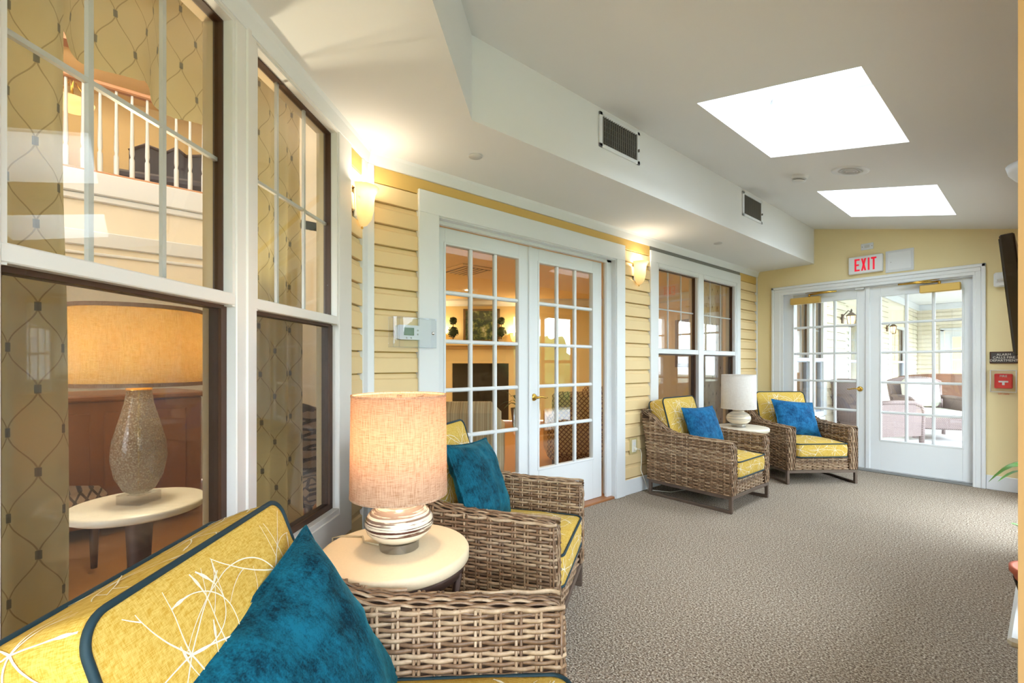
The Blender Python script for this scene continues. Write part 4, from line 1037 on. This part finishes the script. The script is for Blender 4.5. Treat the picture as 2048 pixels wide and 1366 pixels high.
for xx in (-.27, .27):
    for yy in (-.42, .42): MB().box(xx - .025, xx + .025, yy - .025, yy + .025, 0, .4, .005).obj('leg', 'dark_wood', t)
tag(t, 'dark upholstered bench behind the balcony railing', 'bench')
lamp('lobby_fill_light', (-4.0, -.6, 4.6), 55, (1, .90, .74), kind='AREA', size=2.2)  # added fill light for the lobby, no fixture hangs here
lamp('hall_fill_light', (-6.9, -.2, 4.65), 16, (1, .8, .55), kind='AREA', size=1.2)  # added fill above the upper hall, separate from the bowl light

def curtain(name, F, s0, s1, y, z0, z1, folds, depth, label, mat='curtain', taper=0, hem=None):
    b = MB(F); wd = s1 - s0
    def fn(u, v):
        s = s0 + wd * u; zz = z1 + ((hem(u) if hem else z0) - z1) * v
        d = depth * math.sin(2 * PI * folds * u + .6 * math.sin(3 * u + 2 * v)) * (.6 + .4 * v) + .012 * noise.noise(Vector((u * 5, v * 4, s0 * 9)))
        return (s + taper * v * (1 - u), y + d, zz)
    b.grid(fn, max(24, int(folds * 14)), 24, uv=lambda u, v: (u * wd * 1.5, v * (z1 - (hem(u) if hem else z0))))
    c = b.obj('fabric', mat); t = empty(name); c.parent = t
    r_ = MB(F); r_.tube([(s0 - .02, y - .02, z1 + .01), (s1 + .02, y - .02, z1 + .01)], .012, 8); r_.obj('rod', 'brass', t)
    return tag(t, label, 'curtain')
curtain('window_curtain', FB, 1.291, 1.95, -.30, .02, 2.40, 4, .03, 'olive ogee-patterned curtain panel at the edge of the nearest bay window')
curtain('window_curtain', FB, .22, .66, -.26, .02, 2.42, 3.5, .03, 'pale olive ogee-patterned curtain panel in the narrow bay window by the sconce')
def hem(u):
    x = u * 3 % 1; return 2.10 - .09 * (1 - x) + .05 * math.sin(6 * u) - .05 * u + .06
curtain('window_valance', FB, .73, 1.45, -.36, 2.0, 2.62, 3, .035, 'olive ogee-patterned valance hanging inside the top of the nearest bay window', hem=lambda u: 2.05 + .05 * abs(((u * 2.4) % 1) - .4))
curtain('window_curtain', FW, -5.62, -5.02, -.24, .02, 2.42, 3, .03, 'pale patterned curtain panel behind the double window', 'curtain_pale')
# glass lamp on marble table
t = empty('marble_table', (-2.52, .02, 0)); b = MB(); b.lathe([(0, .525), (.225, .525), (.24, .533), (.24, .553), (.232, .560), (0, .560)], 56); b.obj('tabletop', 'marble', t)
b = MB(); b.lathe([(.05, .525), (.04, .3), (.05, .06), (.17, .03), (.18, 0), (0, 0)], 28); b.obj('pedestal', 'dark_iron', t); tag(t, 'round white marble table inside the bay window', 'side table')
t = empty('glass_lamp', (-2.52, .02, .56)); b = MB(); b.lathe([(0, 0), (.075, 0), (.075, .04), (0, .04)], 4, smooth=False); b.obj('foot', 'acrylic', t)
b = MB(); b.lathe([(.03, .04), (.055, .055), (.083, .11), (.098, .19), (.093, .26), (.073, .34), (.052, .42), (.042, .48)], 40); b.obj('bottle', 'glass_lamp', t)
b = MB(); b.lathe([(.046, .48), (.046, .495), (.02, .5), (.012, .505), (.012, .62), (0, .62)], 24); b.lathe([(.006, .05), (.006, .48)], 10); b.obj('neck', 'brass', t)
b = MB(); b.lathe([(.231, .505), (.227, .825), (.224, .825), (.228, .505), (.231, .505)], 72); sh = b.obj('shade', 'linen_gold', t)
for z in (.507, .823): b = MB(); b.lathe([(.2325, z - .008), (.2325, z + .008), (.222, z + .008), (.222, z - .008), (.2325, z - .008)], 72); b.obj('shade_rim', 'dark_linen', sh)
b = MB(); b.lathe([(0, .62), (.02, .63), (.035, .68), (.02, .72), (0, .73)], 16); b.obj('bulb', 'bulb', t); lamp('glass_lamp_light', (0, 0, .70), 60, (1, .88, .62), .06, parent=t)
tag(t, 'seeded glass bottle lamp with golden drum shade inside the bay window', 'lamp')
# lattice chairs, desk
def slipper(loc, rz, label, mat='lattice'):
    t = empty('upholstered_chair', loc, rz); b = MB(); b.box(-.3, .34, -.33, .33, .28, .46, .05); b.obj('seat', mat, t)
    b = MB()
    def fn(u, v):
        a = (u - .5) * 2.4; r = .36 + .05 * v; return (-r * math.cos(a) + .12, r * math.sin(a), .3 + v * (.62 - .14 * abs(u - .5) ** 1.5 * 3))
    b.grid(fn, 24, 12)
    def fn2(u, v):
        a = (.5 - u) * 2.4; r = .28 + .05 * v; return (-r * math.cos(a) + .12, r * math.sin(a), .3 + v * (.62 - .14 * abs(u - .5) ** 1.5 * 3))
    b.grid(fn2, 24, 12)
    b.tube([((-.34 - .03) * math.cos((u / 24 - .5) * 2.4) + .12 , (.34 + .03) * math.sin((u / 24 - .5) * 2.4), .3 + .62 - .14 * abs(u / 24 - .5) ** 1.5 * 3) for u in range(25)], .043, 8); b.obj('backrest', mat, t)
    for xx in (-.24, .28):
        for yy in (-.26, .26): b = MB(); b.tube([(xx, yy, .29), (xx, yy, 0)], .026, 6, r2=.016); b.obj('leg', 'dark_wood', t)
    return tag(t, label, 'chair', 'lattice chairs in the lobby')
slipper((-3.45, -.55, 0), .9, 'brown lattice-patterned barrel chair behind the marble table, under the curtain'); slipper((-3.25, .72, 0), 2.6, 'dark lattice-patterned barrel chair to the right of the glass lamp')
t = empty('wood_desk', (-4.5, -.35, 0), .25); MB().box(-.4, .4, -1.1, .75, .90, .94, .01).obj('desktop', 'oak', t); MB().box(-.36, .36, -1.05, .70, .05, .90, .01).obj('body', 'oak', t)
for yy in (-.75, -.2, .35): MB().box(.36, .372, yy - .24, yy + .24, .15, .82, .006).obj('panel', 'oak', t)
tag(t, 'orange-brown wooden desk deep inside the lobby', 'desk')
# living room behind the French doors
LZ = 2.5
b = MB(); b.prism([(-2.54, 1.3), (-8.7, 4.2), (-10, 3), (-10, 9.4), (-2.54, 9.4)], LZ, LZ + .08, 'z'); struct(b.obj('ceiling_living', 'warm_ceiling'))
A0, A1 = (-9.16, 3.70), (-5.3, 8.31)
FF = frame_mat((-7.624, 5.535, 0), (.642, .767))
FF = frame_mat((-7.624, 5.535, 0), (-.642, -.767))   # local y points back at the doors
b = MB(FF); b.box(-3.6, 2.6, -.12, 0, 0, LZ + .1); struct(b.obj('wall_fireplace', 'cream_wall'))
b = MB(FF); b.prism([(0, LZ), (.12, LZ), (.10, LZ - .04), (.03, LZ - .10), (0, LZ - .14)], -3.5, 2.5, 'x'); struct(b.obj('trim_17', 'white'))
b = MB(); b.box(-6.2, -2.5, 8.0, 8.12, 0, LZ + .1); struct(b.obj('wall_living', 'cream_wall'))
b = MB(); b.prism([(8.0, LZ), (7.88, LZ), (7.9, LZ - .04), (7.97, LZ - .1), (8.0, LZ - .14)], -6, -2.55, 'x'); struct(b.obj('trim_18', 'white'))
t = empty('fireplace'); t.matrix_world = FF
b = MB(); b.box(-1.0, 1.0, 0, .10, 1.47, 1.53, .01); b.box(-1.05, 1.05, 0, .28, 1.53, 1.57, .01); b.obj('mantel', 'cream_wall', t)
b = MB(); b.box(-.95, -.58, 0, .08, 0, 1.47, .01); b.box(.58, .95, 0, .08, 0, 1.47, .01); b.box(-.6, .6, 0, .08, 1.17, 1.47, .01); b.obj('surround', 'cream_wall', t)
MB().box(-.58, .58, .0, .03, .0, 1.17).obj('firebox', 'fire_glass', t); b = MB()
for k in range(7): b.tube([(-.42 + .13 * k, .10, .1 + .03 * (k % 2)), (-.32 + .1 * k, .14, .14)], .03, 6)
b.obj('logs', 'soil', t)
tag(t, 'cream mantel fireplace with dark firebox seen through the French doors', 'fireplace')
t = empty('landscape_painting'); t.matrix_world = FF @ Matrix.Translation((-.02, 0, 1.96)); b = MB()
for a, c, d, e in ((-.38, .38, .30, .34), (-.38, .38, -.34, -.30), (-.38, -.33, -.34, .34), (.33, .38, -.34, .34)): b.box(a, c, 0, .04, d, e, .006)
b.obj('frame', 'gold_frame', t); MB().box(-.335, .335, .005, .02, -.305, .305).obj('canvas', 'landscape_paint', t); tag(t, 'dark green landscape painting over the mantel', 'painting')
for s, l in ((.55, 'double-ball topiary on the mantel beside the first glowing sconce'), (-.43, 'double-ball topiary on the mantel at the far side of the painting')):
    t = empty('topiary'); t.matrix_world = FF @ Matrix.Translation((s, .17, 1.57)); b = MB(); b.lathe([(0, 0), (.05, 0), (.04, .02), (.06, .08), (.07, .09), (0, .09)], 16); b.obj('pot', 'stone_top', t)
    MB().tube([(0, 0, .08), (0, 0, .5)], .008, 6).obj('stem', 'dark_wood', t)
    for z, r in ((.24, .11), (.47, .075)):
        b = MB(); rr = random.Random(int(z * 100))
        for k in range(130):
            d = Vector((rr.gauss(0, 1), rr.gauss(0, 1), rr.gauss(0, 1))).normalized(); p = d * r * rr.uniform(.8, 1.05) + Vector((0, 0, z)); a = d.orthogonal().normalized() * .022; c = d.cross(a); 
            b.add([p + a, p + c * .6 + d * .01, p - a, p - c * .6 - d * .01], [(0, 1, 2, 3)])
        b.lathe([(0, z - r * .85), (r * .6, z - r * .6), (r * .85, z), (r * .6, z + r * .6), (0, z + r * .85)], 12); o = b.obj('foliage_ball', 'leaf_dark', t); o['kind'] = 'stuff'
    tag(t, l, 'topiary', 'mantel topiaries')
for s, l in ((.80, 'glowing wall sconce beside the mantel, nearer the door hinge'), (-.70, 'glowing wall sconce on the far side of the mantel painting')):
    t = empty('mantel_sconce'); t.matrix_world = FF @ Matrix.Translation((s, 0, 1.72)); b = MB(); b.lathe([(.02, -.12), (.06, -.08), (.08, 0), (.10, .08), (.095, .08), (.074, 0), (.05, -.07), (.02, -.1)], 20, c=(0, .10)); b.obj('shade', 'sconce_glass', t); MB().box(-.04, .04, 0, .03, -.1, .06, .008).obj('backplate', 'brass', t)
    b = MB(); b.lathe([(0, -.03), (.03, 0), (.03, .03), (0, .06)], 12, c=(0, .10)); b.obj('bulb', 'bulb', t)
    lamp('mantel_light', (0, .12, .10), 14, (1, .72, .38), .04, parent=t); tag(t, l, 'sconce', 'sconces beside the mantel')
t = empty('striped_chair', (-3.69, 2.38, 0), math.radians(140)); MB().box(-.36, .40, -.34, .34, .1, .44, .06).obj('seat', 'stripe', t); MB().box(-.46, -.22, -.45, .45, .15, .82, .09).obj('backrest', 'stripe', t)
for s in (-1, 1): MB().box(-.43, .40, s * .30, s * .47, .1, .62, .07).obj('armrest', 'stripe', t)
for xx in (-.38, .34):
    for yy in (-.38, .38): MB().box(xx - .03, xx + .03, yy - .03, yy + .03, 0, .12).obj('leg', 'dark_wood', t)
tag(t, 'striped upholstered chair back just inside the French doors', 'chair')
def basket_chair(loc, rz, label):
    t = empty('basket_chair', loc, rz); MB().box(-.34, .36, -.36, .36, .08, .40, .03).obj('seat', 'basket_weave', t); b = MB(Matrix.Rotation(-.15, 4, 'Y')); b.box(-.40, -.30, -.36, .36, .2, .92, .04); b.obj('backrest', 'basket_weave', t)
    for s in (-1, 1): MB().box(-.34, .36, s * .30, s * .40, .1, .60, .03).obj('armrest', 'basket_weave', t)
    for xx in (-.28, .3):
        for yy in (-.32, .32): MB().box(xx - .025, xx + .025, yy - .025, yy + .025, 0, .1).obj('leg', 'dark_wood', t)
    MB().box(-.28, .34, -.29, .29, .39, .48, .04).obj('cushion', 'pale_cushion', t); tag(t, label, 'chair', 'checkered basket chairs')
basket_chair((-3.60, 4.05, 0), math.radians(140), 'brown checkered basket chair seen low through the second French door'); basket_chair((-4.35, 5.1, 0), math.radians(160), 'brown checkered basket chair deeper in the room beyond the second French door')
t = empty('ceiling_register', (-5.36, 3.66, LZ)); MB().box(-.33, .33, -.3, .3, -.02, 0, .008).obj('frame', 'warm_ceiling', t); MB().box(-.26, .26, -.22, .22, -.026, -.018, .002).obj('core', 'gold_frame', t)
for k in range(6): MB().box(-.26, .26, -.2 + .075 * k, -.17 + .075 * k, -.034, -.024, .003).obj('louver', 'warm_ceiling', t)
tag(t, 'square ceiling register inside the room behind the French doors', 'ceiling vent')
t = empty('recessed_light', (-6.79, 4.66, LZ)); b = MB(); b.lathe([(.07, -.002), (.10, -.008), (.11, 0)], 28); b.obj('trim_ring', 'white', t); b = MB(); b.lathe([(0, -.003), (.07, -.003)], 28); b.obj('lens', 'bulb', t); tag(t, 'small lit recessed ceiling light before the mantel wall', 'ceiling light')
lamp('living_fill_light', (-5.2, 4.4, LZ - .06), 55, (1, .78, .44), kind='AREA', size=2.5)  # added area fill under the living room ceiling, not a fitting
t = empty('framed_print', (-4.3, 8.0, 1.55)); MB().box(-.35, .35, -.03, 0, -.45, .45, .006).obj('frame', 'gold_frame', t); MB().box(-.28, .28, -.036, -.028, -.38, .38).obj('mat_board', 'pale_wall', t); tag(t, 'pale framed print on the far living room wall', 'print')
t = empty('fern_plant', (-6.3, 5.45, 0)); b = MB(); b.lathe([(0, 0), (.12, 0), (.16, .35), (.14, .35), (0, .33)], 20); b.obj('pot', 'dark_iron', t); rr = random.Random(5)
for k in range(26):
    a = rr.uniform(0, 6.28); L = rr.uniform(.22, .4); leafmesh((0, 0, .34), (L * math.cos(a), L * math.sin(a), .34 + rr.uniform(.0, .4)), .05, .1).obj('frond', 'leaf_dark', t)
tag(t, 'dark leafy plant in front of the hearth', 'plant')

# ------------------------------------------------------------------ sunroom beyond the exit doors
SA = frame_mat((-2.1, 0, 0), (0, -1)); SB = frame_mat((-2.45, 0, 0), (0, -1)); SF = frame_mat((0, 17.0, 0), (-1, 0))
def far_wall(name, F, spans): 
    b = MB(F)
    for s0, s1, z0, z1 in spans: b.box(s0, s1, -.13, -.03, z0, z1)
    return struct(b.obj(name, 'pale_wall'))
w1 = far_wall('wall_sunroom_near', SA, [(-8.69, -7.62, 0, 2.9), (-7.62, -6.45, 0, .45), (-7.62, -6.45, 2.1, 2.9), (-6.45, -6.22, 0, 2.9)])
MB().box(-2.5, -2.13, 8.56, 8.69, 0, 2.9).obj('wall_sunroom_return', 'pale_wall')['kind'] = 'structure'
w2 = far_wall('wall_sunroom_left', SB, [(-10.35, -8.6, 0, 2.9), (-11.6, -10.35, 0, .4), (-11.6, -10.35, 2.1, 2.9), (-13.6, -11.6, 0, 2.9), (-15.3, -13.6, 0, .4), (-15.3, -13.6, 2.1, 2.9), (-17.0, -15.3, 0, 2.9)])
w3 = far_wall('wall_sunroom_far', SF, [(1.98, 2.6, 0, 2.9), (.08, 1.98, 2.1, 2.9), (-2, .08, 0, 2.9)])
plain('sun_siding', (232, 222, 202), .6, var=.02)
siding(SA, -8.69, -7.70, .1, 2.7, w1, 'sun_siding', .12, 2.0); siding(SA, -6.40, -6.22, .1, 2.7, w1, 'sun_siding', .12, 2.0)
siding(SB, -13.52, -11.68, .1, 2.7, w2, 'sun_siding', .12, 2.0); siding(SB, -16.98, -15.38, .1, 2.7, w2, 'sun_siding', .12, 2.0); siding(SB, -10.3, -9.9, .1, 2.7, w2, 'sun_siding', .12, 2.0)
siding(SF, 2.02, 2.45, .1, 2.7, w3, 'sun_siding', .12, 2.0); siding(SF, .06, 2.02, 2.22, 2.7, w3, 'sun_siding', .12, 2.0); siding(SF, -1.9, .04, .1, 2.7, w3, 'sun_siding', .12, 2.0)
MB().box(-3.0, .6, 6.2, 17.2, 2.82, 2.9).obj('ceiling_sunroom', 'ceiling_paint')['kind'] = 'structure'
b = MB(); b.box(-2.45, -2.40, 8.7, 17, 2.66, 2.82, .01); b.box(-2.45, .5, 16.93, 17, 2.66, 2.82, .01); b.box(-2.1, -2.06, 6.22, 8.69, 2.66, 2.82, .01); struct(b.obj('trim_19', 'white'))
dh_window('window_10', SA, -6.98, -6.52, 2.03, 1.24, 1.19, .50, (-7.04, -6.44, .42, 2.1), mats=('white', 'slate_sash'), zmb=1.63, screen=False)
dh_window('window_11', SA, -7.56, -7.10, 2.03, 1.24, 1.19, .50, (-7.70, -7.04, .42, 2.1), mats=('white', 'slate_sash'), zmb=1.63, screen=False)
dh_window('window_12', SB, -11.53, -10.42, 2.03, 1.24, 1.19, .46, (-11.68, -10.30, .38, 2.1), mats=('white', 'slate_sash'), zmb=1.63, screen=False, cols=2)
dh_window('window_13', SB, -15.2, -13.7, 2.03, 1.24, 1.19, .46, (-15.38, -13.52, .38, 2.1), mats=('white', 'slate_sash'), zmb=1.63, screen=False, cols=2)
b = MB(); b.box(-3.3, -3.2, 8.75, 17.2, 0, 2.9); b.box(-3.3, 1, 18.6, 18.7, 0, 2.9); struct(b.obj('wall_beyond', 'cream_wall'))
b = MB(); b.box(-3.2, -2.5, 8.7, 17.2, 2.82, 2.9); b.box(-3.3, 1, 17.13, 18.7, 2.5, 2.6); struct(b.obj('ceiling_beyond', 'warm_ceiling'))
lamp('beyond_fill_light', (-.9, 17.9, 2.45), 30, (1, .75, .45), kind='AREA', size=1)  # added fill for the room past the far doors, no lamp there
b = MB(SF); b.box(1.90, 1.98, -.03, .01, 0, 2.1, .005); b.box(.08, .16, -.03, .01, 0, 2.1, .005); b.box(.08, 1.98, -.03, .01, 2.06, 2.14, .005); d3 = struct(b.obj('door_3', 'white'))
RF = [1.90, 1.59, 1.28, .97, .66, .35]
leaf(SF, 1.03, 1.90, 1.18, 1.75, .02, 2.06, RF, -.1, -.06, d3); leaf(SF, .16, 1.02, .30, .88, .02, 2.06, RF, -.1, -.06, d3)
# glazed outer side of the sunroom
b = MB()
for i in range(10): y = 6.25 + i * 1.19; b.box(.30, .38, y - .12, y + .12, 0, 2.82)
b.box(.30, .38, 6.2, 17, 0, .75); b.box(.30, .38, 6.2, 17, 2.1, 2.82); struct(b.obj('window_14', 'white'))
def lantern(F, s, z, label):
    t = empty('wall_lantern'); t.matrix_world = F @ Matrix.Translation((s, 0, z)); MB().box(-.04, .04, -.01, .02, -.06, .08, .006).obj('backplate', 'bronze', t)
    b = MB(); b.tube([(0, .01, .05), (0, .08, .13), (0, .12, .10)], .008, 6); b.lathe([(.02, .10), (.075, .05), (.07, .045), (0, .06)], 6, c=(0, .12), smooth=False); b.lathe([(0, .16), (.014, .13), (.008, .10)], 10, c=(0, .12)); b.lathe([(0, -.13), (.04, -.12), (.045, -.11), (0, -.11)], 6, c=(0, .12), smooth=False)
    for k in range(6): a = k * PI / 3; b.tube([(.06 * math.cos(a), .12 + .06 * math.sin(a), .05), (.042 * math.cos(a), .12 + .042 * math.sin(a), -.115)], .004, 4)
    b.obj('cage', 'bronze', t); b = MB(); b.lathe([(.055, .045), (.038, -.11)], 6, c=(0, .12), smooth=False); b.obj('glass_body', 'sconce_glass', t); b = MB(); b.lathe([(0, -.06), (.02, -.05), (.02, 0), (0, .02)], 10, c=(0, .12)); b.obj('bulb', 'bulb', t)
    lamp('lantern_light', (0, .12, .0), 2, (1, .8, .5), .02, parent=t); tag(t, label, 'lantern', 'porch lanterns')
lantern(SA, -8.45, 1.85, 'lit porch lantern on cream siding seen through the first exit door'); lantern(SB, -13.3, 1.97, 'small lit porch lantern deep in the sunroom seen through the second exit door')
def porch_chair(loc, rz, mat, label, wide=.62, high=.92, cush=True):
    t = empty('porch_chair' if wide < 1 else 'porch_sofa', loc, rz); hw = wide / 2
    b = MB()
    def fn(u, v): return (-.28 - .22 * v - .04 * math.sin(PI * v), (u - .5) * wide * (1 + .12 * v), .3 + (high - .3) * v - .06 * abs(2 * u - 1) ** 3 * v)
    b.grid(fn, 10, 10); b.grid(lambda u, v: tuple(Vector(fn(1 - u, v)) + Vector((-.05, 0, 0))), 10, 10); b.obj('backrest', mat, t)
    b = MB(); b.tube([tuple(Vector(fn(0, i / 8)) + Vector((-.025, 0, 0))) for i in range(9)] + [tuple(Vector(fn(i / 10, 1)) + Vector((-.025, 0, 0))) for i in range(1, 11)] + [tuple(Vector(fn(1, 1 - i / 8)) + Vector((-.025, 0, 0))) for i in range(1, 9)], .03, 8); b.obj('back_rim', mat, t)
    for s in (-1, 1):
        y = s * (hw + .02); b = MB(); b.tube([(-.4, y, .62), (-.1, y, .63), (.2, y, .62), (.32, y, .58), (.36, y, .50), (.35, y, .3), (.34, y, .02)], .03, 8); b.obj('arm_rail', mat, t)
        MB().box(-.36, .33, y - .012, y + .012, .16, .61).obj('arm_panel', mat, t); MB().tube([(-.34, y, .3), (-.36, y, .01)], .026, 8).obj('leg', mat, t)
    MB().box(-.33, .36, -hw, hw, .16, .34, .02).obj('seat', mat, t)
    if cush: MB().box(-.30, .38, -hw + .02, hw - .02, .33, .45, .05).obj('cushion', 'pale_cushion', t); b = MB(Matrix.Translation((-.30, 0, .68)) @ Matrix.Rotation(-.25, 4, 'Y')); b.box(-.06, .08, -hw + .06, hw - .06, -.22, .24, .06); b.obj('back_pillow', 'pale_cushion', t)
    return tag(t, label, 'chair' if wide < 1 else 'sofa', 'sunroom wicker seating')
porch_chair((-1.62, 8.25, 0), math.radians(60), 'purple_wicker', 'grey-purple wicker chair with white cushion nearest beyond the exit doors'); porch_chair((-1.25, 9.7, 0), math.radians(-60), 'purple_wicker', 'grey wicker armchair with white cushions facing the exit doors'); porch_chair((-1.15, 12.2, 0), math.radians(95), 'brown_wicker', 'brown wicker sofa seen from behind in the sunroom', 1.5, .95)
t = empty('floor_register', (-2.07, 7.25, .12)); MB().box(-.02, .01, -.25, .25, 0, .30, .004).obj('frame', 'white', t)
for k in range(8): MB().box(.01, .016, -.22, .22, .03 + .032 * k, .045 + .032 * k).obj('louver', 'grey_cap', t)
tag(t, 'white louvered wall register low in the sunroom', 'vent')
